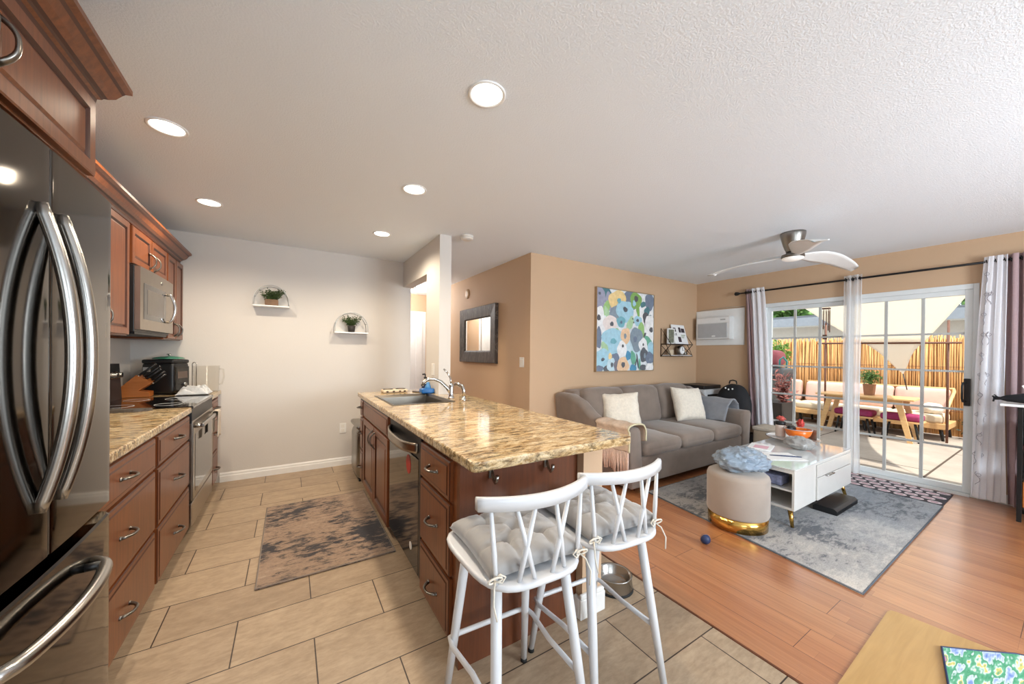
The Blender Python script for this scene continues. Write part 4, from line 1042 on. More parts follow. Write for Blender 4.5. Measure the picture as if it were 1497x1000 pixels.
# ------------------------------------------------------------------ bar stools
def make_stool(cx, cy, lab, rz):
    t = thing('bar_stool', lab, 'bar stool', (cx, cy, 0), 'white spindle back bar stools')
    t.rotation_euler = (0, 0, math.radians(rz)); zs = .645
    # seat: rounded plate, dished, rear corners well rounded
    mb = MB(); n = 48; vs = []
    def outline(a):
        c, s_ = math.cos(a), math.sin(a); e = 4.2 if s_ > 0 else 3.6
        r = (abs(c)**e+abs(s_)**e)**(-1/e)
        x, y = r*c*.188, r*s_*.210
        return x*(1+.07*(y/.2)), y
    R_ = [(.0001, .008), (.5, .009), (.80, .012), (.95, .016), (.988, .015), (1.0, .008), (.99, .0), (.93, -.006), (.5, -.008), (.0001, -.008)]
    for k, z in R_:
        for i in range(n):
            x, y = outline(2*PI*i/n); vs.append((cx+x*k, cy+y*k, zs+z))
    mb.add(vs, [(l*n+i, l*n+(i+1) % n, (l+1)*n+(i+1) % n, (l+1)*n+i) for l in range(len(R_)-1) for i in range(n)], True)
    mb.build('seat', M['stoolwhite'], t)
    F = {}
    for sx in (-1, 1):
        for sy in (-1, 1):
            top = Vector((cx+.016+sx*.124, cy+.022+sy*.115, zs-.006)); ft = Vector((cx+.022+sx*.172, cy+.026+sy*.212, .012))
            F[sx, sy] = (top, ft)
            l = MB().tube([top, top.lerp(ft, .5), ft], [.0175, .0165, .0125], 14).build('leg', M['stoolwhite'], t)
            MB().tube([ft-Vector((0, 0, .012)), ft+Vector((0, 0, .004))], .0135, 14).build('foot_cap', M['rubber'], l)
    P = lambda k, z: F[k][0].lerp(F[k][1], (F[k][0].z-z)/(F[k][0].z-F[k][1].z))
    # U-shaped footrest: front bar wrapping the front legs and running back to the rear legs
    a = P((-1, 1), .245); b = P((1, 1), .245); c = P((1, -1), .262); d = P((-1, -1), .262)
    o = .018
    pts = [d+Vector((o, 0, 0)) if False else d, d.lerp(a, .5), a+Vector((-o, -.03, 0)), a+Vector((-o*.7, o*.7, 0)), a+Vector((.03, o, 0)), b+Vector((-.03, o, 0)), b+Vector((o*.7, o*.7, 0)), b+Vector((o, -.03, 0)), c.lerp(b, .5), c]
    MB().tube(pts, .0095, 10).build('footrest', M['stoolwhite'], t)
    # back rail and spindles
    def rail(k, z):                                  # k from -1 to 1
        x = cx+.197*k; y = cy-.200+.060*k*k
        return Vector((x, y, z))
    mb = MB(); n = 20; vs = []
    for i in range(n+1):
        k = -1+2*i/n; p = rail(k, 0)
        hgt = .019
        for dy, z in ((-.012, -hgt), (-.0125, hgt*.6), (-.008, hgt), (.006, hgt), (.0105, hgt*.6), (.009, -hgt)):
            vs.append((p.x, p.y+dy, 0.890+z))
    m_ = 6
    mb.add(vs, [(i*m_+j, i*m_+(j+1) % m_, (i+1)*m_+(j+1) % m_, (i+1)*m_+j) for i in range(n) for j in range(m_)]+[tuple(range(m_)), tuple(n*m_+j for j in range(m_))], True)
    mb.build('top_rail', M['stoolwhite'], t)
    def seatpt(k):
        return Vector((cx+.168*k, cy-.190+.035*k*k, zs+.012))
    for kb, kt in ((-.86, -.82), (-.18, -.47), (-.48, -.18), (.48, .18), (.18, .47), (.86, .82)):
        p0, p1 = seatpt(kb), rail(kt, .876)
        MB().tube([p0, p0.lerp(p1, .4), p1], [.0065, .0085, .006], 10).build('spindle', M['stoolwhite'], t)
    return t
make_stool(.652, 1.03, 'white spindle back bar stool beside the corner drawers, nearer the kitchen aisle', -3)
make_stool(1.047, 1.035, 'white spindle back bar stool beside the steel pet bowl', -4)
def stool_cushion(cx, cy, lab, seed, rz):
    t = thing('seat_cushion', lab, 'cushion', (cx, cy, .665), 'tufted stool cushions')
    t.rotation_euler = (0, 0, math.radians(rz))
    mb = MB(); n = 44; tuf = [(-.38, -.38), (.38, -.38), (-.38, .38), (.38, .38), (0, 0)]
    def z(u, v, sg):
        a, b = 2*u-1, 2*v-1
        k = max(0, 1-abs(a)**5)*max(0, 1-abs(b)**5)
        h_ = .050*k**.38
        if sg > 0:
            for p, q in tuf:
                d = math.hypot(a-p, b-q); h_ -= .026*math.exp(-(d/.12)**2)
                # creases running from a tuft to the edge
            for p, q in tuf[:4]:
                dx, dy = abs(a-p), abs(b-q)
                if abs(a) > .38: h_ -= .008*math.exp(-(dy/.04)**2)*k
                if abs(b) > .38: h_ -= .008*math.exp(-(dx/.04)**2)*k
                al = ((a*p+b*q)/(p*p+q*q)); per = abs(a*q-b*p)/math.hypot(p, q)
                if 0 < al < 1: h_ -= .008*math.exp(-(per/.04)**2)
            h_ += .006*noise.noise(Vector((a*4+seed, b*4, 0)))*k+.003*noise.noise(Vector((a*11+seed, b*11, 2)))*k
        return h_
    def S(u, v, sg):
        a, b = 2*u-1, 2*v-1
        x = .008+a*.170*(1-.05*(1-b*b)); y = b*.176*(1-.05*(1-a*a))
        if sg > 0: return (cx+x, cy+y, .676+z(u, v, 1))
        return (cx+x*.98, cy+y*.98, 0.675-.013*max(0, (1-a**6)*(1-b**6))**.6)
    vs = [S(i/n, j/n, 1) for i in range(n+1) for j in range(n+1)]+[S(i/n, j/n, -1) for i in range(n+1) for j in range(n+1)]
    q = lambda i, j: i*(n+1)+j; N = (n+1)**2
    fs = [(q(i, j), q(i+1, j), q(i+1, j+1), q(i, j+1)) for i in range(n) for j in range(n)]; fs += [tuple(N+k for k in f[::-1]) for f in fs]
    rim = [q(i, 0) for i in range(n)]+[q(n, j) for j in range(n)]+[q(i, n) for i in range(n, 0, -1)]+[q(0, j) for j in range(n, 0, -1)]
    fs += [(rim[(i+1) % len(rim)], rim[i], N+rim[i], N+rim[(i+1) % len(rim)]) for i in range(len(rim))]
    mb.add(vs, fs, True); mb.build('pad', M['velvet'], t)
    for sx in (-1, 1):
        mb = MB(); b = Vector((cx+sx*.150, cy-.168, .676))
        loop = [b+Vector((sx*(.004+.022*math.sin(a)*1.0), -.012-.012*math.sin(a*.5), .008+.020*(1-math.cos(a))*.5-.012)) for a in [2*PI*i/12 for i in range(13)]]
        mb.tube(loop, .0028, 6)
        mb.tube([b, b+Vector((-sx*.014, -.016, .016)), b+Vector((-sx*.03, -.018, .006)), b+Vector((-sx*.018, -.02, -.006)), b+Vector((0, -.014, 0))], .0028, 6)
        mb.tube([b+Vector((0, -.012, 0)), b+Vector((sx*.012, -.03, -.012)), b+Vector((sx*.02, -.045, -.045)), b+Vector((sx*.012, -.05, -.085))], .0026, 6)
        mb.tube([b+Vector((0, .012, .01)), b, b+Vector((0, -.012, 0))], .004, 6)
        mb.build('tie', M['tie'], t)
stool_cushion(.652, 1.04, 'grey velvet tufted cushion on the stool by the corner drawers', 1, -3)
stool_cushion(1.047, 1.05, 'grey velvet tufted cushion on the stool by the pet bowl', 6, -4)
t = thing('pet_bowl', 'stainless steel pet bowl on the grey tile behind stools', 'bowl', (1.565, 1.40, 0))
MB().lathe((1.565, 1.40, 0), [(.098, .001), (.104, .01), (.096, .075), (.100, .079), (.094, .080), (.084, .073), (.078, .03), (.070, .022), (.0001, .020)], 40).build('bowl', M['steel'], t)
MB().lathe((1.565, 1.40, 0), [(.104, .0), (.107, .003), (.105, .012), (.100, .012)], 40, cap=False).build('rubber_ring', M['rubber'], t)

# ------------------------------------------------------------------ hall wall: mirror, thermostat, switch
t = thing('wall_mirror', 'square mirror in a wide grey weathered frame', 'mirror', (HX, 4.55, 1.18))
y0, y1, z0, z1 = 3.99, 5.11, 1.18, 1.96
mb = MB()
rings(mb, xmap(HX-.001, -1), y0, y1, z0, z1, [(0, 0), (0, .042), (.006, .048), (.15, .034), (.16, .026), (.17, .018)])
mb.build('frame', M['mirrorframe'], t)
MB().box(HX-.021, HX-.019, y0+.155, y1-.155, z0+.155, z1-.155).build('mirror_glass', M['mirror'], t)
t = thing('door_chime', 'small round tan chime sensor high on the hall wall', 'sensor', (HX, 4.93, 2.2))
MB().tube([(HX-.0005, 4.93, 2.2), (HX-.012, 4.93, 2.2), (HX-.014, 4.93, 2.2), (HX-.020, 4.93, 2.2)], [.072, .070, .05, .045], 24).build('body', simple('tan_plastic', C(206, 176, 140), .5), t)
t = thing('light_switch', 'white double rocker light switch on the tan wall corner', 'light switch', (HX, 3.43, 1.21))
MB().box(HX-.006, HX-.0003, 3.385, 3.475, 1.155, 1.27, .002).build('plate', M['plasticwhite'], t)
MB().box(HX-.010, HX-.005, 3.397, 3.426, 1.178, 1.246, .002).build('rocker', M['smoke'], t); MB().box(HX-.010, HX-.005, 3.434, 3.463, 1.178, 1.246, .002).build('rocker', M['smoke'], t)

# ------------------------------------------------------------------ painting
t = thing('painting', 'large abstract floral painting in blues, greens, peach and white', 'painting', (3.81, SY, 1.10))
px0, px1, pz0, pz1 = 3.255, 4.365, 1.10, 2.155
MB().box(px0, px1, SY-.032, SY-.001, pz0, pz1).build('canvas', M['white'], t)
mb = MB()
for (a, b, c, d) in ((px0-.008, px0, pz0-.008, pz1+.008), (px1, px1+.008, pz0-.008, pz1+.008), (px0, px1, pz0-.008, pz0), (px0, px1, pz1, pz1+.008)): mb.box(a, b, SY-.042, SY-.001, c, d)
mb.build('frame', simple('silver_champagne_frame', C(176, 156, 128), .35, .6), t)
pal = [C(228, 232, 236), C(150, 152, 176), C(240, 208, 140), C(160, 206, 224), C(120, 170, 70), C(98, 114, 138), C(60, 62, 70), C(236, 222, 216), C(104, 172, 186), C(150, 196, 110),
       C(240, 240, 240), C(236, 196, 154), C(124, 142, 156), C(48, 140, 180), C(90, 170, 140), C(40, 110, 120), C(70, 76, 86), C(196, 222, 232), C(170, 206, 160), C(110, 104, 116)]
pm = [simple('paint_%d' % i, tuple(.92*x+.08*.80 for x in c[:3])+(1,) if sum(c[:3]) > .12 else c, .6, var=.10, scale=22, bmp=.1) for i, c in enumerate(pal)]
fl = [  # u, v, ru, rv, colour, tilt
 (.5, .5, .0, .0, 0, 0), (.10, .44, .10, .22, 10, 0), (.62, .22, .16, .20, 17, .3), (.86, .62, .14, .25, 10, 0), (.55, .9, .12, .14, 5, 0), (.14, .93, .10, .10, 15, 0), (.2, .84, .07, .12, 1, .2),
 (.05, .88, .08, .15, 1, 0), (.15, .76, .05, .10, 9, -.4), (.17, .70, .04, .09, 18, .5), (.34, .87, .15, .13, 2, .2), (.30, .72, .10, .08, 12, .6), (.47, .75, .155, .135, 3, 0), (.66, .90, .105, .11, 4, 0), (.70, .77, .03, .08, 4, .2),
 (.80, .86, .06, .035, 15, .4), (.92, .90, .09, .11, 5, 0), (.87, .78, .06, .05, 15, .7), (.95, .70, .05, .03, 15, 0), (.63, .86, .03, .04, 3, 0), (.85, .69, .06, .075, 6, 0), (.84, .61, .012, .06, 6, .1), (.03, .63, .10, .15, 10, 0),
 (.22, .57, .115, .115, 7, .2), (.32, .48, .05, .05, 9, 0), (.40, .61, .075, .07, 8, 0), (.56, .60, .05, .10, 18, -.5), (.70, .64, .075, .065, 3, 0), (.77, .53, .055, .10, 9, .2), (.94, .54, .11, .20, 10, 0), (.83, .46, .018, .04, 6, -.5),
 (.92, .36, .12, .05, 14, -.9), (.96, .28, .07, .10, 3, 0), (.03, .40, .05, .13, 5, 0), (.28, .37, .20, .16, 3, 0), (.13, .28, .05, .08, 18, .5), (.48, .44, .085, .10, 11, 0), (.68, .40, .115, .16, 12, .15), (.42, .27, .085, .10, 10, 0), (.80, .33, .08, .09, 10, 0),
 (.09, .14, .14, .13, 3, 0), (.05, .03, .06, .04, 5, 0), (.17, .03, .06, .035, 16, 0), (.30, .15, .075, .07, 5, .2), (.24, .07, .07, .09, 17, 0), (.22, .18, .03, .04, 2, 0), (.33, .06, .05, .07, 19, 0), (.44, .07, .105, .10, 11, 0),
 (.53, .19, .045, .06, 13, 0), (.62, .16, .045, .09, 14, .2), (.70, .12, .012, .10, 6, .2), (.66, .07, .01, .09, 6, -.3), (.74, .07, .02, .08, 14, .1), (.82, .20, .075, .095, 16, 0), (.93, .16, .08, .08, 5, .3), (.62, .025, .06, .05, 13, 0), (.80, .035, .06, .04, 16, 0), (.93, .04, .08, .05, 10, 0),
 (.04, .93, .018, .018, 16, 0), (.36, .87, .032, .032, 8, 0), (.47, .77, .038, .03, 16, -.5), (.66, .92, .035, .04, 6, 0), (.03, .64, .03, .035, 6, 0), (.24, .575, .03, .028, 16, .3), (.40, .605, .018, .02, 5, 0), (.69, .645, .025, .02, 16, 0), (.60, .66, .01, .012, 6, 0), (.62, .615, .01, .012, 6, 0),
 (.95, .535, .035, .035, 6, 0), (.27, .365, .05, .035, 8, 0), (.47, .435, .022, .035, 12, 0), (.65, .40, .03, .04, 5, 0), (.43, .31, .018, .02, 6, 0), (.80, .335, .014, .02, 6, 0), (.10, .14, .028, .02, 16, .3), (.25, .075, .02, .03, 16, 0), (.44, .075, .032, .035, 16, 0), (.83, .19, .02, .035, 12, 0), (.93, .14, .014, .02, 12, 0), (.30, .16, .0, .0, 5, 0)]
mb = MB(); mb.m = 0
mb.add([(px0, SY-.0325, pz0), (px1, SY-.0325, pz0), (px1, SY-.0325, pz1), (px0, SY-.0325, pz1)], [(0, 1, 2, 3)])
rg = random.Random(5)
for k, (u, v, a, b, c, tl) in enumerate(fl):
    if a == 0: continue
    n = 22; pts = []; ph = [rg.uniform(0, 6.28) for _ in range(3)]
    for i in range(n):
        w = 2*PI*i/n; r = 1+.07*math.sin(3*w+ph[0])+.05*math.sin(5*w+ph[1])
        x, y = a*r*math.cos(w), b*r*math.sin(w)
        X_, Y_ = u+x*math.cos(tl)-y*math.sin(tl), v+x*math.sin(tl)+y*math.cos(tl)
        pts.append((px0+min(1, max(0, X_))*(px1-px0), SY-.033-.0001*k, pz0+min(1, max(0, Y_))*(pz1-pz0)))
    mb.m = c; mb.add(pts, [tuple(range(n))])
mb.build('print', pm, t)

# ------------------------------------------------------------------ wire shelf beside the painting
t = thing('wire_shelf', 'two tier bronze wire wall shelf right of the painting', 'shelf', (4.83, SY, 1.29))
wx0, wx1 = 4.58, 5.10; ya, yb = SY-.004, SY-.17
mb = MB()
for x in (wx0, wx1):
    mb.tube([(x, ya, 1.29), (x, ya, 1.70), (x, yb, 1.47), (x, ya, 1.29+.0)], .006, 6)
    mb.tube([(x, ya, 1.30), (x, yb, 1.30), (x, (ya+yb)/2, 1.47)], .005, 6); mb.tube([(x, yb, 1.30), (x, ya, 1.46)], .005, 6)
mb.tube([(wx0, yb, 1.47), (wx1, yb, 1.47)], .006, 6).tube([(wx0, yb, 1.30), (wx1, yb, 1.30)], .006, 6).tube([(wx0, ya, 1.30), (wx1, ya, 1.30)], .006, 6)
mb.build('wire_frame', M['bronze'], t)
MB().box(wx0, wx1, yb, ya, 1.464, 1.476, .002).build('shelf_board', M['bronze'], t)
MB().box(wx0, wx1, yb+.005, ya, 1.304, 1.314, .002).build('shelf_board', M['white'], t)
mb = MB(); mb.X = Matrix.Translation((4.93, SY-.105, 1.477)) @ Matrix.Rotation(math.radians(-16), 4, 'X')
t = thing('calendar_book', 'white picture book standing open on the upper wire shelf', 'book', (4.93, SY-.105, 1.477))
mb.box(-.155, .165, -.006, .006, 0, .30, .001); mb.build('cover', M['paper'], t)
mb = MB(); mb.X = Matrix.Translation((4.93, SY-.105, 1.477)) @ Matrix.Rotation(math.radians(-16), 4, 'X')
for x0, x1, z0, z1 in ((-.13, -.07, .19, .25), (-.13, -.11, .13, .18), (-.09, -.075, .13, .17), (.0, .05, .18, .26), (.06, .14, .18, .245), (-.06, .01, .03, .11)): mb.box(x0, x1, -.0075, -.006, z0, z1)
mb.build('picture', M['ink'], t)
mb = MB(); mb.X = Matrix.Translation((4.93, SY-.105, 1.477)) @ Matrix.Rotation(math.radians(-16), 4, 'X')
for k in range(3): mb.box(.03, .13-.02*k, -.0075, -.006, .135-.02*k, .142-.02*k)
mb.build('writing_line', M['leafmid'], t)
t = thing('picture_frame', 'small white framed picture left of the book on wire shelf', 'picture frame', (4.70, SY-.08, 1.477))
mb = MB()
for a in ((4.62, 4.635, 1.477, 1.70), (4.77, 4.785, 1.477, 1.70), (4.635, 4.77, 1.477, 1.492), (4.635, 4.77, 1.685, 1.70)): mb.box(a[0], a[1], SY-.09, SY-.07, a[2], a[3], .002)
mb.build('frame', M['white'], t); MB().box(4.635, 4.77, SY-.082, SY-.076, 1.49, 1.687).build('picture', M['photo'], t)
t = thing('table_clock', 'round silver clock on the lower wire shelf', 'clock', (4.93, SY-.09, 1.315))
MB().tube([(4.93, SY-.06, 1.385), (4.93, SY-.115, 1.385)], .07, 28).build('case', M['nickel'], t)
MB().tube([(4.93, SY-.1155, 1.385), (4.93, SY-.117, 1.385)], .056, 28).build('dial', M['paper'], t)
MB().box(4.927, 4.933, SY-.119, SY-.117, 1.385, 1.425).box(4.93, 4.96, SY-.119, SY-.117, 1.382, 1.388).build('hand', M['black'], t)
MB().box(4.89, 4.97, SY-.11, SY-.07, 1.315, 1.322, .002).build('foot', M['nickel'], t)
tag(MB().lathe((4.68, SY-.09, 1.315), [(.035, 0), (.045, .05), (.045, .075), (.036, .075), (.034, .01), (.0001, .01)], 20).build('candle_cup', M['outcream']), 'small cream candle cup at the left of lower wire shelf', 'candle')
tag(MB().soft(5.02, 5.085, SY-.11, SY-.05, 1.315, 1.365, .015).build('trinket_box', M['nickel']), 'little silver trinket box right of the round clock', 'trinket box')

# ------------------------------------------------------------------ air conditioner in its panel
t = thing('air_conditioner', 'white wall air conditioner set in a white panel', 'air conditioner', (RW, 2.93, 1.47))
MB().box(RW-.018, RW-.001, 2.56, 3.262, 1.47, 2.0, .003).build('panel', M['white'], t)
MB().box(RW-.13, RW-.015, 2.70, 3.20, 1.555, 1.885, .008).build('case', M['acwhite'], t)
mb = MB(); mb.box(RW-.136, RW-.128, 2.735, 3.165, 1.58, 1.79, .002)
for k in range(16): mb.box(RW-.139, RW-.135, 2.745, 3.155, 1.588+.0125*k, 1.592+.0125*k)
mb.build('grille', M['acgrey'], t)
MB().box(RW-.134, RW-.129, 2.715, 3.185, 1.80, 1.872, .003).build('louver', M['white'], t)
MB().box(RW-.137, RW-.133, 2.76, 2.83, 1.83, 1.85, .001).build('display', M['acgrey'], t)
MB().box(RW-.141, RW-.136, 2.90, 2.95, 1.59, 1.612, .001).build('badge', M['white'], t)
mb = MB(); mb.tube([(RW-.006, 3.20, 1.62), (RW-.022, 3.235, 1.72), (RW-.01, 3.258, 1.86), (RW-.006, 3.25, 1.98), (RW-.006, 3.18, 2.012), (RW-.006, 2.95, 2.018), (RW-.006, 2.75, 2.026), (RW-.006, 2.56, 2.016)], .006, 8)
mb.build('cord', simple('cord_tan', C(190, 172, 150), .6), t)

# ------------------------------------------------------------------ sofa
t = thing('sofa', 'taupe three seat sofa against the tan wall', 'sofa', (3.75, 2.75, 0))
sx0, sx1 = 2.70, 4.86
MB().soft(sx0+.08, sx1-.08, 2.225, 3.20, .07, .335, .03, 0, 5).build('base', M['sofa'], t)
for x in (sx0+.13, sx1-.13):
    for y in (2.31, 3.1): MB().lathe((x, y, 0), [(.020, 0), (.035, .075), (.035, .08)], 14).build('leg', M['cherry_dark'], t)
def arm(x0, x1, flare):
    mb = MB(); pr = []
    n = 12; sec = []
    ys = [2.205, 2.215, 2.26, 2.45, 2.62, 2.74, 2.86, 3.02, 3.20, 3.245, 3.25]
    def top(y): return .635 if y < 2.60 else .635+.235*min(1, (y-2.60)/.32)**1.3
    vs = []
    for y in ys:
        e = 0 if 2.21 < y < 3.245 else .012
        z1 = top(y); w = (x1-x0)/2-e; c = (x0+x1)/2
        rr = w*.72
        ring = [(c-w, y, .06+e)]+[(c-w+rr-rr*math.cos(a), y, z1-e-rr+rr*math.sin(a)) for a in [PI/2*k/5 for k in range(6)]]+[(c+w-rr+rr*math.sin(a), y, z1-e-rr+rr*math.cos(a)) for a in [PI/2*k/5 for k in range(6)]]+[(c+w, y, .06+e)]
        ring = [(x+flare*max(0, (z-.3))*.18, yy, z) for x, yy, z in ring]
        vs += ring; N = len(ring)
    mb.add(vs, [(i*N+j, i*N+(j+1) % N, (i+1)*N+(j+1) % N, (i+1)*N+j) for i in range(len(ys)-1) for j in range(N)]+[tuple(range(N)), tuple((len(ys)-1)*N+j for j in range(N))], True)
    return mb.build('arm', M['sofa'], t)
arm(sx0, sx0+.165, -1); arm(sx1-.165, sx1, 1)
MB().soft(sx0+.02, sx1-.02, 3.03, 3.25, .10, .90, .05, 0, 5).build('back_frame', M['sofa'], t)
cw = (sx1-sx0-.33)/3
for i in range(3):
    a = sx0+.165+cw*i
    sag = lambda w, u, v, tt, i=i: Vector((w.x, w.y-.012*max(0, tt)*(1-u*u), w.z+.006*noise.noise(Vector((w.x*6, w.y*6, i)))*max(0, tt)))
    MB().soft(a+.004, a+cw-.004, 2.19, 3.00, .335, .475, .055, .03, 8, sag).build('seat_cushion', M['sofa'], t)
for i in range(3):
    a = sx0+.10+(cw+.045)*i; b = a+cw+.03
    lean = .20
    def fn(w, u, v, tt, i=i):
        # v: depth, tt: height
        k = (w.z-.47)
        y = w.y+k*lean*.75
        bulge = -.045*(1-u*u)*(1-tt*tt) if v < 0 else 0
        return Vector((w.x+.012*noise.noise(Vector((i*3, w.z*5, 1)))-.02*tt*(1 if i else .3), y+bulge, w.z-.025*(u*u)*max(0, tt)+.012*noise.noise(Vector((w.x*5, i*4, w.z*4)))))
    MB().soft(a, b, 2.87, 3.04, .465, .93, .065, 0, 8, fn).build('back_cushion', M['sofa'], t)
def place_pillow(name, lab, cat, m, w, h, tck, mat, pinch, rough, seed, group=None):
    mb = MB(); mb.pillow(m, w, h, tck, 22, pinch, rough, .006, seed); return tag(mb.build(name, mat), lab, cat, group)
def PM(x, y, z, rz, tilt, spin=0): return Matrix.Translation((x, y, z)) @ Matrix.Rotation(math.radians(rz), 4, 'Z') @ Matrix.Rotation(math.radians(90-tilt), 4, 'X') @ Matrix.Rotation(math.radians(spin), 4, 'Z')
place_pillow('throw_pillow', 'cream textured throw pillow at the blanket end of the sofa', 'pillow', PM(3.17, 2.76, .685, -38, 18, 4), .42, .40, .16, M['cream'], .06, .016, 3, 'cream throw pillows')
place_pillow('throw_pillow', 'cream textured throw pillow beside the folded grey blanket', 'pillow', PM(4.36, 2.70, .685, -12, 20, -3), .46, .44, .17, M['cream'], .08, .016, 8, 'cream throw pillows')
# folded grey blanket draped over the right arm
mb = MB()
def gb(u, v):
    y = 2.36+.46*u; s_ = v*.72
    wv = .008*math.sin(u*11+v*4)
    if s_ < .30: x, z = 4.69-.09*(1-s_/.30)-.004, .47+s_*.70
    elif s_ < .50:
        k = (s_-.30)/.20; x = 4.685+.165*k+.02; z = .68+.05*math.sin(PI*k)
    else:
        k = (s_-.50)/.22; x = 4.88+.012; z = .675-.10*k
    return (x+wv*.5, y+wv-.02*v, z+wv*.6+.018)
mb.sheet(gb, 18, 26, (0, 0, .018)); tag(mb.build('folded_blanket', M['greyfleece']), 'grey fleece blanket draped over the far sofa arm', 'blanket')
# blush throw with tassels over the left arm
t = thing('throw_blanket', 'blush throw blanket with long tassels over the near sofa arm', 'blanket', (2.72, 2.5, .2))
mb = MB()
def tb(u, v):
    y = 2.212+.40*u; s_ = v*.66
    tp = .637+(0 if y < 2.60 else .235*min(1, (y-2.60)/.32)**1.3)
    wv = .005*math.sin(u*14+v*2)
    if s_ < .30: x, z = 2.660+(-.0)+wv*.6-.018, tp-.225+s_*.65
    elif s_ < .50:
        k = (s_-.30)/.20; a = PI*(1-k); x = 2.741+.118*math.cos(a); z = tp-.03+.052*math.sin(a)**.6
    else:
        k = (s_-.50)/.16; x = 2.865+.01; z = tp-.03-.12*k
    return (x, y-.004, z+wv)
mb.sheet(tb, 24, 34, (-.006, 0, .006)); mb.build('cloth', M['throw'], t)
mb = MB()
for k in range(2):
    pts = [tb(-.012+.0*k, i/24) for i in range(25)]
mb.tube([Vector(p)+Vector((0, -.004, .003)) for p in pts], .009, 6); mb.build('fringe_edge', M['throwedge'], t)
mb = MB()
for k in range(24):
    u = k/23*.98+.01; p = Vector(tb(u, 0)); l = .19+.03*rnd.random(); dx = .006*rnd.uniform(-1, 1)
    mb.tube([p, p+Vector((dx, dx, -l*.5)), p+Vector((-dx, 2*dx, -l))], [.006, .007, .008], 6)
mb.build('tassel_fringe', M['tassel'], t)

# ------------------------------------------------------------------ corner behind the sofa
t = thing('office_printer', 'grey printer with black lid standing behind the far sofa arm', 'printer', (5.18, 2.98, 0))
MB().box(4.97, 5.40, 2.83, 3.20, 0, .68, .01).build('stand', M['black'], t)
MB().soft(4.96, 5.42, 2.82, 3.21, .68, .83, .02).build('body', M['acgrey'], t)
MB().box(5.02, 5.38, 2.818, 2.828, .70, .76, .003).build('paper_tray', M['black'], t)
MB().box(4.97, 5.41, 2.84, 3.20, .83, .885, .012).build('lid', M['black'], t)
t = thing('backpack', 'black backpack with small white star patches by the curtain', 'backpack', (5.22, 2.60, .28))
mb = MB()
def bp(p):
    k = 1.0
    if p.z > 0: k = 1-.06*p.z
    e = 2.6; q = (abs(p.x)**e+abs(p.y)**e+abs(p.z)**2.2)**(-1/2.4)
    return q*k*(1+.03*noise.noise(p*3))
mb.blob((5.20, 2.56, .60), .16, .21, .34, 30, 20, bp); mb.build('body', M['blackmat'], t)
mb = MB(); mb.blob((5.075, 2.55, .50), .06, .15, .15, 24, 14, bp); mb.build('front_pocket', M['blackmat'], t)
mb = MB(); mb.tube([(5.20, 2.52, .925), (5.20, 2.53, .965), (5.20, 2.57, .975), (5.20, 2.61, .965), (5.20, 2.62, .925)], .009, 8); mb.build('carry_loop', M['black'], t)
mb = MB()
for (y, z) in ((2.60, .87), (2.56, .855), (2.51, .865), (2.68, .70), (2.65, .715), (2.70, .665), (2.64, .67)): mb.blob((5.045+.05*max(0, (z-.68))*2.2, y, z), .008, .011, .012, 10, 6)
mb.build('star_patch', M['white'], t)
MB().box(5.03, 5.36, 2.38, 2.79, .02, .27, .012).build('carton', M['blackmat'], t) if False else None
t = thing('black_crate', 'black storage crate on the floor below the backpack', 'crate', (5.2, 2.56, 0))
mb = MB(); mb.box(5.02, 5.38, 2.37, 2.80, 0, .27, .008).box(5.01, 5.39, 2.36, 2.81, .235, .262, .004); mb.build('body', M['black'], t)
tag(MB().soft(5.01, 5.09, 2.395, 2.50, .263, .31, .015).build('pink_pouch', M['pinkprint']), 'small pink pouch lying on the black crate edge', 'pouch')
t = thing('storage_cube', 'beige fabric storage cube under the white curtain', 'storage box', (5.2, 2.07, 0))
MB().soft(5.02, 5.33, 1.93, 2.235, 0, .38, .015).build('body', simple('beige_canvas', C(170, 152, 130), .9, bmp=.3), t)
MB().soft(5.01, 5.34, 1.92, 2.245, .375, .42, .015).build('lid', simple('beige_lid', C(196, 184, 168), .9, bmp=.3), t)

# ------------------------------------------------------------------ rugs and mats
t = thing('area_rug', 'large distressed blue grey rug under the coffee table', 'rug', (3.8, 1.43, 0))
MB().X
mb = MB(); mb.prism([(2.69, .636), (4.885, .65), (4.90, 2.20), (2.90, 2.20)], 'z', .0015, .012); mb.build('pile', M['rugliving'], t)
mb = MB(); mb.tube([(2.693, .638, .008), (4.882, .652, .008), (4.897, 2.197, .008), (2.902, 2.197, .008)], .0062, 6, closed=True); mb.build('bound_edge', simple('rug_binding_grey', C(86, 92, 100), .9), t)
t = thing('door_mat', 'dark mat with pink medallion print before the patio door', 'door mat', (5.16, 1.25, 0))
MB().box(4.915, 5.40, .655, 1.86, .0015, .008, .002).build('mat', simple('charcoal_mat', C(58, 52, 58), .95, var=.15, scale=50), t)
def medallions(name, rx, ry, z, mt):
    mb = MB(); r = 0; x = 4.965
    while x < 5.39:
        y = .71+(.054 if r % 2 else 0)
        while y < 1.83:
            pts = []
            for k in range(18):
                a = 2*PI*k/18; q = (abs(math.cos(a))**2.6+abs(math.sin(a))**2.6)**(-1/2.6)
                pts.append((x+rx*q*math.cos(a), y+ry*q*math.sin(a), z))
            mb.add(pts, [tuple(range(18))]); y += .108
        x += .097; r += 1
    mb.build(name, mt, t)
medallions('medallion_print', .039, .044, .0083, simple('pale_mat_print', C(206, 190, 192), .95, var=.12, scale=60))
medallions('flower_print', .020, .024, .0086, simple('rose_mat_print', C(178, 140, 148), .95, var=.2, scale=80))
tag(MB().prism([(2.62, .527), (2.645, .520), (2.656, .500), (2.70, .13), (2.72, -.30), (1.50, -.30), (1.56, .505)], 'z', .0015, .0075).build('floor_mat', M['chairmat']), 'tan floor mat lying on the laminate in the foreground', 'floor mat')
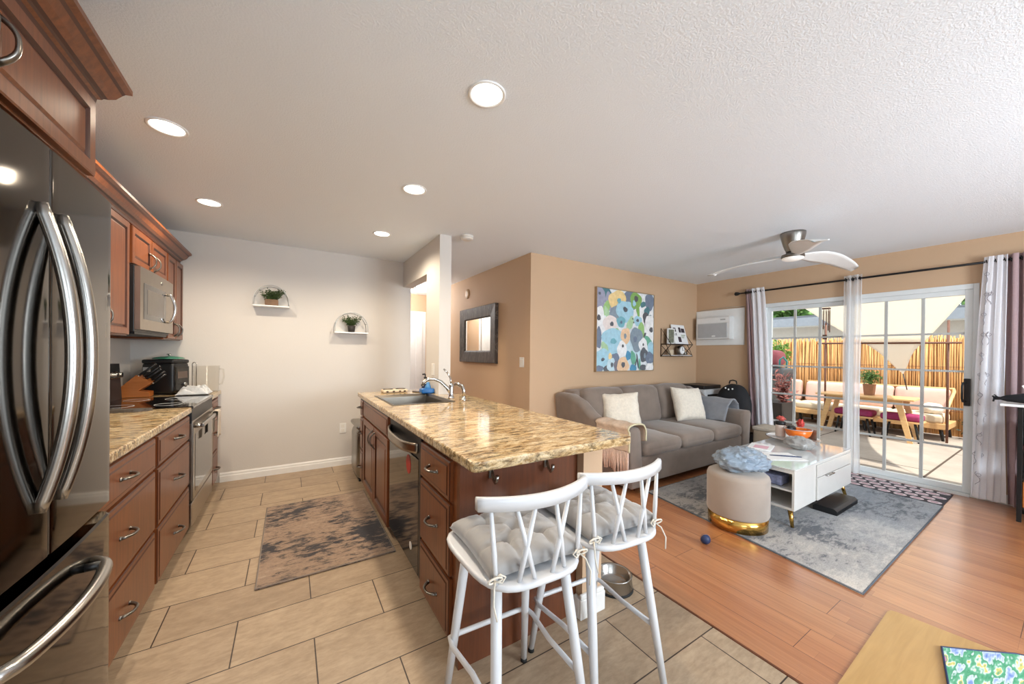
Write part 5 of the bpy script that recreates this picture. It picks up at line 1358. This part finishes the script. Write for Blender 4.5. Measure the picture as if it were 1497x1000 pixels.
t = thing('quilted_placemat', 'floral quilted cloth in blue and green on the tan mat', 'cloth', (2.45, .2, .008))
qp = [(2.495, .330), (2.60, .242), (2.72, .150), (2.80, .05), (2.62, -.18), (2.15, .10), (2.20, .27)]
MB().prism(qp, 'z', .008, .017).build('cloth', M['quilt'], t)
mb = MB(); mb.tube([Vector((x, y, .0165)) for x, y in qp], .004, 6, closed=True); mb.build('bound_edge', M['navy'], t)

# ------------------------------------------------------------------ coffee table
CX0, CX1, CY0, CY1 = 3.225, 4.425, 1.145, 1.72
t = thing('coffee_table', 'white coffee table with glass top, drawer and gold legs', 'coffee table', ((CX0+CX1)/2, (CY0+CY1)/2, 0))
b0, b1 = .145, .44
mb = MB()
mb.box(CX0, CX1, CY0, CY0+.018, b0, b1, .002).box(CX0, CX1, CY1-.018, CY1, b0, b1, .002)
mb.box(CX0, CX1, CY0+.018, CY1-.018, b0, b0+.018, .002).box(CX0, CX1, CY0+.018, CY1-.018, b1-.018, b1, .002)
mb.box(CX0+.38, CX0+.395, CY0+.018, CY1-.018, b0+.018, b1-.018).box(CX1-.018, CX1, CY0+.018, CY1-.018, b0+.018, b1-.018)
mb.build('body', M['whitegloss'], t)
MB().box(CX0+.005, CX0+.38, CY0+.018, CY1-.018, .282, .296, .002).build('shelf', M['whitegloss'], t)
MB().box(CX0-.004, CX1+.004, CY0-.004, CY1+.004, .4525, .460).build('glass_top', M['tabletop'], t)
MB().box(CX0+.002, CX1-.002, CY0+.002, CY1-.002, .440, .450, .002).build('top_board', M['whitegloss'], t)
d = MB().box(CX0+.40, CX1-.03, CY0-.014, CY0-.001, b0+.006, .330, .003).build('drawer', M['whitegloss'], t)
MB().tube([(3.78, CY0-.015, .328), (3.78, CY0-.03, .332), (3.92, CY0-.03, .332), (3.92, CY0-.015, .328)], .006, 8).build('handle', M['steel'], d)
MB().box(CX0+.40, CX1-.03, CY0-.012, CY0-.001, .336, .434, .003).build('apron_panel', M['whitegloss'], t)
for sx in (0, 1):
    for sy in (0, 1):
        p = Vector((CX0+.06 if not sx else CX1-.06, CY0+.05 if not sy else CY1-.05, b0)); q = p+Vector((-.035 if not sx else .035, -.03 if not sy else .03, -b0+.012))
        MB().tube([p, q], [.018, .011], 16).build('leg', M['gold'], t)
tag(MB().soft(3.27, 3.42, 1.25, 1.40, .297, .375, .01).build('trinket_tin', simple('blue_print_tin', C(150, 156, 190), .4, var=.35, scale=40)), 'small patterned tin on the coffee table upper shelf', 'tin')
TZ = .461
t = thing('serving_tray', 'round white tray with silver rim on the coffee table', 'tray', (4.35, 1.58, TZ))
MB().lathe((4.33, 1.56, TZ), [(.08, 0), (.08, .018), (.215, .026), (.222, .034), (.212, .034), (.205, .030), (.0001, .030)], 44).build('plate', M['whitegloss'], t)
MB().lathe((4.33, 1.56, TZ), [(.220, .026), (.226, .030), (.224, .036), (.218, .034)], 44, cap=False).build('rim', M['steel'], t)
tz = TZ+.031
t = thing('glass_jar', 'glass jar with dark lid beside the orange bowl', 'jar', (4.30, 1.655, tz))
MB().lathe((4.30, 1.655, tz), [(.040, 0), (.044, .006), (.044, .115), (.036, .125)], 24).build('jar', simple('cream_candle', C(216, 196, 184), .2, coat=.5), t)
MB().lathe((4.30, 1.655, tz), [(.045, .118), (.045, .152), (.0001, .154)], 24).build('lid', M['black'], t)
t = thing('orange_bowl', 'orange bowl with pale rim on the round tray', 'bowl', (4.29, 1.50, tz))
MB().lathe((4.29, 1.50, tz), [(.04, 0), (.06, .008), (.096, .045), (.113, .102), (.108, .102), (.090, .047), (.05, .014), (.0001, .012)], 36).build('bowl', M['orange'], t)
MB().lathe((4.29, 1.50, tz), [(.1138, .100), (.1135, .105), (.1075, .105), (.108, .100)], 36, cap=False).build('rim', M['towel'], t)
tag(MB().blob((4.285, 1.555, tz+.10), .055, .035, .032, 20, 12).build('dark_object', M['black']), 'dark rounded object resting in the orange bowl', 'pouch')
t = thing('flower_ornament', 'red and white flower ornament behind the orange bowl', 'ornament', (4.43, 1.535, tz))
MB().tube([(4.43, 1.535, tz), (4.43, 1.535, tz+.09)], .006, 8).tube([(4.43, 1.505, tz), (4.43, 1.52, tz+.08)], .005, 8).build('stem', M['black'], t)
mb = MB(); mb.blob((4.43, 1.53, tz+.135), .026, .030, .042, 24, 16, lambda p: 1+.6*noise.noise(p*3.5)); mb.build('flower', simple('red_white', C(208, 74, 66), .5, var=.45, scale=60), t)
t = thing('flower_ornament', 'small red and white ornament behind the glass jar', 'ornament', (4.42, 1.70, tz))
MB().tube([(4.42, 1.70, tz-.0), (4.42, 1.70, tz+.13)], .006, 8).build('stem', M['black'], t)
mb = MB(); mb.blob((4.42, 1.70, tz+.165), .024, .036, .024, 24, 16, lambda p: 1+.6*noise.noise(p*3.5+Vector((4, 0, 0)))); mb.build('flower', simple('red_white_2', C(214, 96, 86), .5, var=.4, scale=60), t)
tag(MB().box(4.385, 4.40, 1.385, 1.46, tz, tz+.10, .002).build('photo_card', M['nickel']), 'small grey frame standing right of the orange bowl', 'picture frame')
mb = MB(); mb.blob((3.985, 1.385, TZ+.058), .075, .115, .057, 48, 30, lambda p: 1+.22*noise.noise(p*2.2)+.12*noise.noise(p*6)); tag(mb.build('grey_pouch', M['greybag']), 'crumpled grey plastic wrapped bundle on the glass top', 'bundle')
tag(MB().X or MB().tube([(3.50, 1.425, TZ+.006), (3.56, 1.36, TZ+.006), (3.615, 1.30, TZ+.006), (3.66, 1.255, TZ+.006)], [.003, .0055, .0055, .004], 8).build('pen', M['navy']), 'dark pen lying near the front of coffee table', 'pen')
mb = MB(); mb.X = Matrix.Translation((3.53, 1.38, TZ)) @ Matrix.Rotation(math.radians(-35), 4, 'Z'); mb.box(-.17, .17, -.12, .12, .0002, .0022)
tag(mb.build('paper_sheet', M['paper']), 'white paper sheet under the pen on the table', 'paper')
t = thing('magazine', 'magazine with pink cover lying left on the glass table', 'magazine', (3.72, 1.60, TZ))
mb = MB(); mb.X = Matrix.Translation((3.75, 1.60, TZ)) @ Matrix.Rotation(math.radians(15), 4, 'Z'); mb.box(-.13, .13, -.09, .09, .0002, .006, .001); mb.build('pages', M['paper'], t)
mb = MB(); mb.X = Matrix.Translation((3.75, 1.60, TZ)) @ Matrix.Rotation(math.radians(15), 4, 'Z'); mb.box(-.08, .05, -.06, .05, .006, .0064); mb.build('cover_print', M['pinkprint'], t)
t = thing('soundbar', 'long black electronic bar on the rug under the table', 'speaker', (4.08, 1.14, .012))
mb = MB(); mb.prism([(1.06, .0125), (1.22, .0125), (1.22, .045), (1.205, .062), (1.08, .062), (1.06, .045)], 'x', 3.80, 4.30); mb.build('body', M['black'], t)
mb = MB()
for k in range(6): mb.box(3.81, 4.29, 1.0585, 1.0605, .018+.004*k, .020+.004*k)
mb.build('grille', M['blackmetal'], t)

# pouf with the plastic bag on it
t = thing('pouf', 'taupe velvet drum pouf with a shiny gold base', 'pouf', (2.965, 1.422, 0))
pc = (2.965, 1.422, 0)
MB().lathe(pc, [(.200, .012), (.200, .104)], 48).build('base_band', M['gold'], t)
MB().lathe(pc, [(.194, .102), (.204, .107), (.210, .12), (.210, .385), (.204, .405), (.185, .418), (.0001, .422)], 48).build('upholstery', M['pouf'], t)
mb = MB()
def bagf(p):
    w = 1+.20*noise.noise(p*1.7+Vector((2, 1, 0)))+.13*noise.noise(p*4.2)+.10*abs(noise.noise(p*8+Vector((p.z*6, 0, 0))))+.05*abs(noise.noise(p*17))
    if p.z < -.3: w *= .96
    return w
mb.blob((3.015, 1.425, .498), .192, .170, .090, 96, 60, bagf)
for i, v in enumerate(mb.v):
    if v.z < .424: v.z = .424+.002*((i*7) % 5)
    d = math.hypot(v.x-2.945, v.y-1.435)
tag(mb.build('plastic_bag', M['bag']), 'crumpled pale blue plastic bag lying on the pouf', 'bag')
t = thing('toy_ball', 'small navy rubber ball with tan stripe on the laminate', 'ball', (2.47, 1.39, 0))
MB().blob((2.47, 1.39, .033), .033, .033, .033, 24, 14).build('ball', M['navy'], t)
mb = MB(); mb.tube([(2.47+.0335*math.cos(a)*.8-.0, 1.39+.0335*math.cos(a)*-.6, .033+.0335*math.sin(a)) for a in [2*PI*i/28 for i in range(28)]], .003, 6, closed=True); mb.build('stripe', M['terracotta'], t)

# ------------------------------------------------------------------ curtains
RX, RZ = RW-.075, 2.195
t = thing('curtain_rod', 'long black curtain rod above the patio door', 'curtain rod', (RX, 1.2, RZ))
MB().tube([(RX, -.30, RZ), (RX, 2.60, RZ)], .011, 12).build('rod', M['blackmetal'], t)
MB().tube([(RX, 2.59, RZ), (RX, 2.605, RZ), (RX, 2.615, RZ), (RX, 2.65, RZ), (RX, 2.665, RZ)], [.012, .014, .022, .028, .012], 16).build('finial', M['blackmetal'], t)
for y in (2.52, .42, 1.40): MB().box(RW-.005, RW-.0005, y-.02, y+.02, RZ-.05, RZ+.04, .002).tube([(RW-.003, y, RZ-.015), (RX, y, RZ-.015)], .007, 8).build('bracket', M['blackmetal'], t)
def curtain(name, lab, y0t, y1t, y0b, y1b, zb, mat, folds, amp, ph=0.0, xo=0.0, rings_=True, group='patio door curtains', embroidery=False, ztop=None):
    t = thing(name, lab, 'curtain', (RX, (y0t+y1t)/2, zb), group)
    zt = ztop or RZ+.045
    def S(u, v):
        z = zt+(zb-zt)*v; e = v**.8
        y = (y0t+(y0b-y0t)*e)*(1-u)+(y1t+(y1b-y1t)*e)*u
        a = amp*(.75+.5*v)
        x = RX+xo+a*math.sin(folds*2*PI*u+ph+.5*math.sin(v*3))+.006*math.sin(u*31+v*5)
        y += .010*math.sin(folds*4*PI*u+v*4)
        return (min(x, RW-.012), y, z+.006*math.sin(u*folds*6)*(v > .98))
    MB().sheet(S, max(36, int(folds*14)), 34).build('fabric', mat, t)
    if rings_:
        mb = MB()
        for k in range(int(folds*2)):
            u = (k+.5)/(folds*2); p = S(u, .02)
            mb.tube([(RX+.0*k, p[1], RZ)]+[], .02, 8) if False else mb.tube([(RX+.0195*math.cos(a), p[1]+.004*math.sin(a), RZ+.0195*math.sin(a)) for a in [2*PI*i/14 for i in range(14)]], .0035, 6, closed=True)
        mb.build('grommet', M['blackmetal'], t)
    if embroidery:
        for col in range(2):
          mb = MB()
          for i in range(11):
            for uu in ((((.14,) if i % 2 else (.20,))) if col == 0 else ((.30,) if i % 2 else ())):
                v0 = .06+.083*i; pts = []
                for k in range(15):
                    a = k/14; q = S(uu+.035*math.sin(a*7+i), v0+.055*a); pts.append(Vector(q)+Vector((-.004, 0, 0)))
                mb.tube(pts, .0016, 5)
                q = Vector(S(uu+.01, v0+.012))+Vector((-.004, 0, 0)); mb.tube([q+Vector((0, .014*math.cos(b), .014*math.sin(b))) for b in [2*PI*j/9 for j in range(9)]], .0014, 5, closed=True)
          mb.build('embroidered_pattern', M['embroider'], t)
    return t
curtain('curtain', 'mauve drape at the corner side of the patio door', 2.53, 2.455, 2.46, 2.30, .34, M['pinkdrape'], 2.5, .020, 0.4, .012)
curtain('sheer_curtain', 'white sheer curtain panel beside the mauve drape near the corner', 2.455, 2.29, 2.36, 2.14, .05, M['sheerthick'], 3.0, .014, 1.0, -.012)
curtain('sheer_curtain', 'narrow gathered white sheer curtain at the middle of the patio door', 1.475, 1.325, 1.465, 1.32, .012, M['sheer'], 2.5, .016, .2, -.004)
curtain('sheer_curtain', 'embroidered white sheer curtain beside the door handle', .495, .375, .56, .365, .03, M['sheerthick'], 2.5, .012, .8, -.02, embroidery=True)
curtain('curtain', 'mauve drape on the bookcase side of the patio door', .372, .10, .36, .06, .02, M['pinkdrape'], 5, .026, .3, .0)

# ------------------------------------------------------------------ bookcase at the right edge
t = thing('bookcase', 'black metal bookcase with white top at the right edge', 'bookcase', (5.15, -.05, 0))
bx0, bx1, by0, by1 = 4.985, 5.30, -.45, .285
for x in (bx0, bx1-.025):
    for y in (by0, by1-.025): MB().box(x, x+.025, y, y+.025, 0, .925, .002).build('post', M['blackmetal'], t)
for z in (.10, .335, .56, .76): MB().box(bx0+.004, bx1-.004, by0+.004, by1-.004, z, z+.018, .002).build('shelf', M['blackmetal'], t)
MB().box(bx0-.02, bx1+.01, by0, by1+.085, .925, .945, .002).build('top_board', M['white'], t)
MB().box(bx0+.012, bx1-.03, by0+.03, by1-.027, .120, .325, .004).build('basket', M['oak'], t)
for i, (z, h_, m, lab) in enumerate(((.579, .05, 'red', 'red box on the middle shelf of the black bookcase'), (.630, .045, 'teal', 'teal box stacked above the red box in bookcase'), (.676, .055, 'paper', 'white red box topmost in the bookcase stack'))):
    tag(MB().box(bx0+.03, bx0+.22, .02, .255, z, z+h_-.001, .004).build('game_box', M[m]), lab, 'box', 'boxes in the bookcase')
t = thing('drawstring_bag', 'black folded bag with tied end on top of bookcase', 'bag', (5.0, .15, .945))
mb = MB(); mb.tube([(5.0, .405, .985), (5.0, .37, .985), (5.0, .34, .988), (5.01, .26, .995), (5.02, .10, 1.0), (5.02, -.1, 1.0)], [.016, .012, .026, .040, .046, .046], 16, flat=1.3); mb.build('bag', M['blackmat'], t)
mb = MB(); mb.tube([(5.0, .398, .985), (5.0, .41, 1.0), (5.0, .40, 1.012), (5.0, .385, .995)], .005, 6).tube([(5.0, .40, .985), (5.0, .405, .955)], .006, 6); mb.build('tie', M['black'], t)
tag(MB().X or MB().prism([(.22, 1.04), (.265, 1.10), (.27, 1.095), (.235, 1.035)], 'x', 5.0, 5.08).prism([(.18, 1.045), (.255, 1.075), (.258, 1.068), (.2, 1.035)], 'x', 5.02, 5.09).build('paper_stack', M['paper']), 'white papers sticking out behind the black bag', 'papers')

# ------------------------------------------------------------------ patio outside
G = -.10
struct('patio', MB().box(RW+.14, 11.0, -4.5, 6.5, G-.1, G), M['concrete'])
struct('sill_1', MB().box(RW+.10, RW+.30, .4, 2.5, G, -.005, .004), M['vinyl'])
struct('roof_eave', MB().box(RW+.10, 5.98, NW, 5.2, 2.46, 2.60), M['housewall'])
struct('wall_house', MB().box(RW+.02, RW+.14, SY+.1, 5.2, G, H), M['housewall'])
FXX = 10.2
t = thing('reed_fence', 'golden bamboo reed fence at the far side of patio', 'fence', (FXX, 1.5, G))
MB().box(FXX+.03, FXX+.06, -4.5, 6.5, G, 1.66).build('backing', M['reed'], t)
mb = MB(); rg = random.Random(3)
y = -1.6
while y < 5.6:
    r = rg.uniform(.006, .011); z1 = 1.70+rg.uniform(-.05, .05); dy = rg.uniform(-.03, .03)
    mb.tube([(FXX+rg.uniform(-.012, .02), y, G), (FXX+rg.uniform(-.012, .02), y+dy*.4, G+(z1-G)*.55), (FXX+rg.uniform(-.015, .02), y+dy, z1)], r, 5); y += rg.uniform(.006, .011)
mb.build('reeds', M['reed'], t)
mb = MB()
for z in (.35, 1.15): mb.tube([(FXX-.022, -1.6, z), (FXX-.022, 5.6, z)], .004, 5)
mb.build('binding_wire', M['rust'], t)
# pipe frame with the shade sail
t = thing('pipe_frame', 'rusty pipe frame standing before the reed fence', 'pipe frame', (9.27, 2.0, G))
for y, z1 in ((2.80, 2.00), (1.205, 1.94)): MB().tube([(9.27, y, G), (9.27, y, z1)], .016, 10).build('post', M['rust'], t)
MB().tube([(9.25, 1.06, 1.563), (9.25, 2.92, 1.584)], .017, 8).build('crossbar', M['rust'], t)
t = thing('shade_sail', 'cream fabric shade sail stretched over the patio', 'shade sail', (7.8, 1.8, 1.1))
A_ = Vector((6.05, 4.45, 3.35)); B_ = Vector((6.05, -.34, 3.19)); P0 = Vector((9.25, 2.26, 1.606)); P1 = Vector((9.25, 1.46, 1.602)); TP = Vector((9.31, 1.72, 1.02))
mb = MB()
def sail(u, v):
    L = A_.lerp(P0, u); R_ = B_.lerp(P1, u)
    # edges curve inwards between their anchors
    L = L+(R_-L)*.16*math.sin(PI*u)*.8; R_ = R_+(L-R_)*.05*math.sin(PI*u)
    p = L.lerp(R_, v); p.z -= .10*math.sin(PI*v)*math.sin(PI*min(1, u*1.1))
    p.x += .30*math.sin(PI*v)*(1-u)
    return p
mb.sheet(sail, 22, 22, (0, 0, .003)); mb.build('canopy', M['sail'], t)
mb = MB()
def flap(u, v):
    a = P0.lerp(TP, u); b = P1.lerp(TP, u); w = .10*math.sin(PI*u); c = (a+b)/2
    a = a+(c-a)*w*2; b = b+(c-b)*w*2
    return a.lerp(b, v)+Vector((0, 0, -.003))
mb.sheet(flap, 12, 8, (.003, 0, 0)); mb.build('tail', M['sail'], t)
MB().tube([TP, TP+Vector((.0, -.05, -.28))], .008, 6).build('rope', M['black'], t)
MB().tube([A_, A_+Vector((-.6, .6, -.5))], .008, 6).tube([B_, B_+Vector((-.8, -.5, -.28))], .008, 6).build('corner_rope', M['black'], t)
# wind chime under the eave
t = thing('wind_chime', 'dark metal wind chime hanging outside the door', 'wind chime', (5.95, 1.81, 1.75))
cx, cy = 5.92, 1.80
MB().tube([(cx, cy, 2.455), (cx, cy, 1.99)], .0025, 5).tube([(cx, cy, 1.985), (cx, cy+.05, 1.945)], .0015, 4).tube([(cx, cy, 1.985), (cx, cy-.05, 1.945)], .0015, 4).build('cord', M['black'], t)
MB().lathe((cx, cy, 1.935), [(.058, 0), (.058, .010), (.0001, .011)], 20).build('disc', M['rust'], t)
mb = MB()
for k in range(6):
    a = 2*PI*k/6; l = .17+.02*k; mb.tube([(cx+.048*math.cos(a), cy+.048*math.sin(a), 1.935), (cx+.048*math.cos(a), cy+.048*math.sin(a), 1.90), (cx+.048*math.cos(a), cy+.048*math.sin(a), 1.90-l)], [.0015, .006, .006], 8)
mb.build('tubes', M['rust'], t)
MB().tube([(cx, cy, 1.93), (cx, cy, 1.60)], .002, 5).box(cx-.003, cx+.003, cy-.022, cy+.022, 1.54, 1.60).build('sail_tag', M['rust'], t)

# garden table, two benches, sofas
t = thing('garden_table', 'pale wooden garden table with splayed legs', 'table', (8.9, 2.1, G))
tx0, tx1, ty0, ty1, tz = 8.58, 9.22, 1.46, 2.74, .625
MB().box(tx0, tx1, ty0, ty1, tz-.03, tz, .006).build('tabletop', M['pine'], t)
MB().box(tx0+.07, tx0+.09, ty0+.14, ty1-.14, tz-.11, tz-.03).box(tx1-.09, tx1-.07, ty0+.14, ty1-.14, tz-.11, tz-.03).build('apron', M['pine'], t)
for sx in (0, 1):
    for sy in (0, 1):
        x = tx0+.09 if not sx else tx1-.09; y = ty0+.20 if not sy else ty1-.20; dy = -.15 if not sy else .15
        mb = MB(); w = .026
        vs = [(x+a, y+b, tz-.03) for a, b in ((-w, -w*1.5), (w, -w*1.5), (w, w*1.5), (-w, w*1.5))]+[(x+a*.8, y+b*.8+dy, G) for a, b in ((-w, -w*1.5), (w, -w*1.5), (w, w*1.5), (-w, w*1.5))]
        mb.add(vs, [(0, 1, 2, 3), (4, 5, 6, 7)]+[(i, (i+1) % 4, 4+(i+1) % 4, 4+i) for i in range(4)]); mb.build('leg', M['pine'], t)
def bench(y0, y1, lab, lab2):
    t = thing('garden_bench', lab, 'bench', (8.905, (y0+y1)/2, G), 'garden benches at the table')
    x0, x1 = 8.735, 9.075
    MB().box(x0, x1, y0, y1, .215, .245, .004).build('seat', M['pine'], t)
    for sx in (0, 1):
        for sy in (0, 1):
            x = x0+.05 if not sx else x1-.05; y = y0+.08 if not sy else y1-.08
            MB().tube([(x, y, .215), (x+(-.02 if not sx else .02), y+(-.05 if not sy else .05), G)], [.018, .014], 8).build('leg', M['blackmetal'], t)
    tag(MB().soft(x0+.005, x1-.005, y0+.01, y1-.01, .247, .350, .035, .015, 6).build('bench_cushion', M['maroon']), lab2, 'cushion', 'maroon bench cushions')
bench(1.40, 1.90, 'wooden bench nearer the door handle side with maroon cushion', 'maroon cushion on the bench on the door handle side')
bench(1.98, 2.52, 'wooden bench on the planter side with maroon cushion', 'maroon cushion on the bench on the planter side')
t = thing('potted_shrub', 'small green shrub in a clay pot on the garden table', 'plant', (8.95, 2.10, tz))
MB().prism([(2.015, tz+.001), (2.125, tz+.001), (2.145, tz+.20), (1.995, tz+.20)], 'x', 8.87, 9.01).build('pot', M['terracotta'], t)
mb = MB(); leaf_cloud(mb, (8.94, 2.07, tz+.33), .13, .17, .14, 420, .026, random.Random(2), .2); mb.tube([(8.94, 2.07, tz+.18), (8.94, 2.07, tz+.3)], .008, 6); mb.build('foliage', M['leafmid'], t)
t = thing('garden_sofa', 'blush cushioned wicker garden sofa along the reed fence', 'sofa', (9.75, 2.3, G))
gx0, gx1, gy0, gy1 = 9.33, 10.05, 1.20, 3.35
MB().box(gx0, gx1, gy0, gy1, .10, .20, .01).build('frame', M['pine'], t)
for x in (gx0+.06, gx1-.06):
    for y in (gy0+.09, 2.25, gy1-.09): MB().tube([(x, y, .11), (x, y-.03, G)], [.026, .020], 8).build('leg', M['blackmetal'], t)
mb = MB(); mb.tube([(gx0+.03, gy0+.02, .15), (gx0+.03, gy0+.02, .42), (gx0+.10, gy0+.015, .50), (gx1-.15, gy0+.01, .72), (gx1-.03, gy0+.03, .76), (gx1-.02, gy0+.12, .76), (gx1-.02, gy1, .76)], .022, 8); mb.build('arm', M['pine'], t)
n = 3; L = (gy1-gy0-.06)/n
for i in range(n):
    a = gy0+.05+L*i
    MB().soft(gx0+.01, gx1-.12, a+.005, a+L-.005, .20, .335, .04, .02, 5).build('seat_cushion', M['outcream'], t)
    lean = lambda w, u, v, tt: Vector((w.x+.16*(w.z-.33)-.03*(1-v*v)*(1-tt*tt), w.y, w.z))
    MB().soft(gx1-.22, gx1-.08, a+.005, a+L-.005, .33, .76, .06, 0, 5, lean).build('back_cushion', M['outcush'], t)
mb = MB(); mb.blob((9.55, 1.42, .42), .15, .15, .10, 24, 14, lambda p: 1+.15*noise.noise(p*3)); tag(mb.build('fur_cushion', M['cream']), 'fluffy cream cushion at the end of the garden sofa', 'cushion')
t = thing('garden_daybed', 'wicker garden daybed with blush back cushion beside the planter', 'daybed', (8.7, 3.7, G))
MB().box(8.35, 10.05, 3.42, 4.2, G, .20, .02).build('base', M['wicker'], t)
MB().soft(8.36, 10.04, 3.42, 4.0, .20, .32, .04, .02, 6).build('seat_cushion', M['outcream'], t)
MB().soft(9.25, 10.04, 3.98, 4.18, .31, .80, .06, 0, 5).build('back_cushion', M['outcush'], t); MB().soft(8.36, 9.22, 3.98, 4.18, .31, .80, .06, 0, 5).build('back_cushion', M['outcush'], t)
MB().soft(9.86, 10.04, 3.42, 3.97, .31, .78, .06, 0, 5).build('end_cushion', M['outcush'], t)
# planter near the door
t = thing('burgundy_plant', 'burgundy leafed plant in a dark square planter outside', 'plant', (6.55, 2.50, G))
MB().prism([(6.33, G), (6.72, G), (6.76, .60), (6.29, .60)], 'y', 2.41, 2.80).build('pot', M['darkpot'], t)
mb = MB(); rg = random.Random(9)
for k in range(20):
    a = rg.random()*6.28; p0 = Vector((6.52, 2.50, .55)); p1 = p0+Vector((math.cos(a)*.20*rg.random(), math.sin(a)*.22*rg.random()-.03, .15+.36*rg.random()))
    mb.tube([p0, p1], .005, 5)
    for j in range(11):
        q = p0.lerp(p1, .35+.65*j/10); d = Vector((rg.gauss(0, 1), rg.gauss(0, 1), rg.gauss(.5, .5))).normalized(); b = d.orthogonal().normalized(); s_ = .05
        mb.add([q, q+d*s_+b*s_*.3, q+d*s_*2, q+d*s_-b*s_*.3], [(0, 1, 2, 3)])
mb.build('foliage', M['leafred'], t)
t = thing('covered_grill', 'grey covered rounded grill standing left outside the door', 'grill', (7.3, 3.0, G))
mb = MB(); mb.soft(7.05, 7.6, 2.72, 3.25, G+.02, 1.0, .12, .05, 6); mb.build('cover', M['greycover'], t)
MB().soft(7.0, 7.62, 2.68, 3.28, .92, 1.10, .08, .03, 6).build('hood', simple('hood_grey', C(86, 88, 92), .5), t)
tag(MB().soft(7.12, 7.5, 2.78, 3.15, 1.13, 1.42, .12, 0, 6).build('rose_bag', simple('rose_bag', C(176, 96, 106), .8)), 'rose coloured bag lying on the covered grill', 'bag')
mb = MB(); mb.tube([(7.1, 2.76, 1.12), (7.06, 2.74, 1.25), (7.08, 2.70, 1.30), (7.12, 2.66, 1.22), (7.1, 2.66, 1.12)], .016, 8); tag(mb.build('garden_hose', M['teal']), 'teal hose loop beside the rose bag', 'hose')
t = thing('garden_shrub', 'bright yellow green shrub just behind the covered grill', 'shrub', (7.95, 3.14, G))
mb = MB(); leaf_cloud(mb, (7.95, 3.14, 1.36), .22, .24, .26, 700, .04, random.Random(8), .3); mb.build('foliage', M['leaf'], t)
MB().tube([(7.98, 3.24, G), (7.95, 3.14, 1.2)], .02, 8).build('trunk', M['bark'], t)
mb = MB(); leaf_cloud(mb, (9.95, .92, .12), .14, .28, .22, 300, .03, random.Random(12), .2); tag(mb.build('weeds', M['leafdark']), 'dark green weeds at the fence foot behind the sofa', 'weeds'); bpy.data.objects['weeds']['kind'] = 'stuff'

# beyond the fence
t = thing('neighbour_house', 'low neighbouring house with grey fascia beyond the reed fence', 'house', (14, 3, G))
MB().box(13.0, 18.0, -6, 14, G, 2.2).build('wall', M['housewall'], t)
MB().box(12.4, 12.45, -6, 14, 2.18, 2.42).build('fascia', M['houseroof'], t)
MB().prism([(12.45, 2.40), (18.4, 2.66), (18.4, 2.72), (12.40, 2.47)], 'y', -6, 14).build('roof', M['houseroof'], t)
MB().box(12.45, 13.0, -6, 14, 2.18, 2.24).build('soffit', M['housewall'], t)
def tree(lab, x, y, z, rx, ry, rz, n, sz, mat, seed):
    t = thing('tree', lab, 'tree', (x, y, G), 'trees beyond the neighbouring house')
    mb = MB(); leaf_cloud(mb, (x, y, z), rx, ry, rz, n, sz, random.Random(seed), .35); mb.build('crown', mat, t)
    MB().tube([(x, y, G), (x, y, z)], [.25, .12], 8).build('trunk', M['bark'], t)
tree('bright green tree above the neighbouring roof nearest the corner curtain', 20, 7.9, 3.9, 1.8, 1.6, 1.4, 3600, .16, M['leafmid'], 1)
tree('darker green tree above the neighbouring roof behind the wind chime', 25, 7.6, 3.9, 1.4, 1.3, 1.0, 2600, .14, M['leafmid'], 2)
tree('green tree above the neighbouring roof beyond the sail corner', 21, 1.6, 4.0, 1.8, 1.8, 1.4, 2500, .16, M['leafmid'], 3)
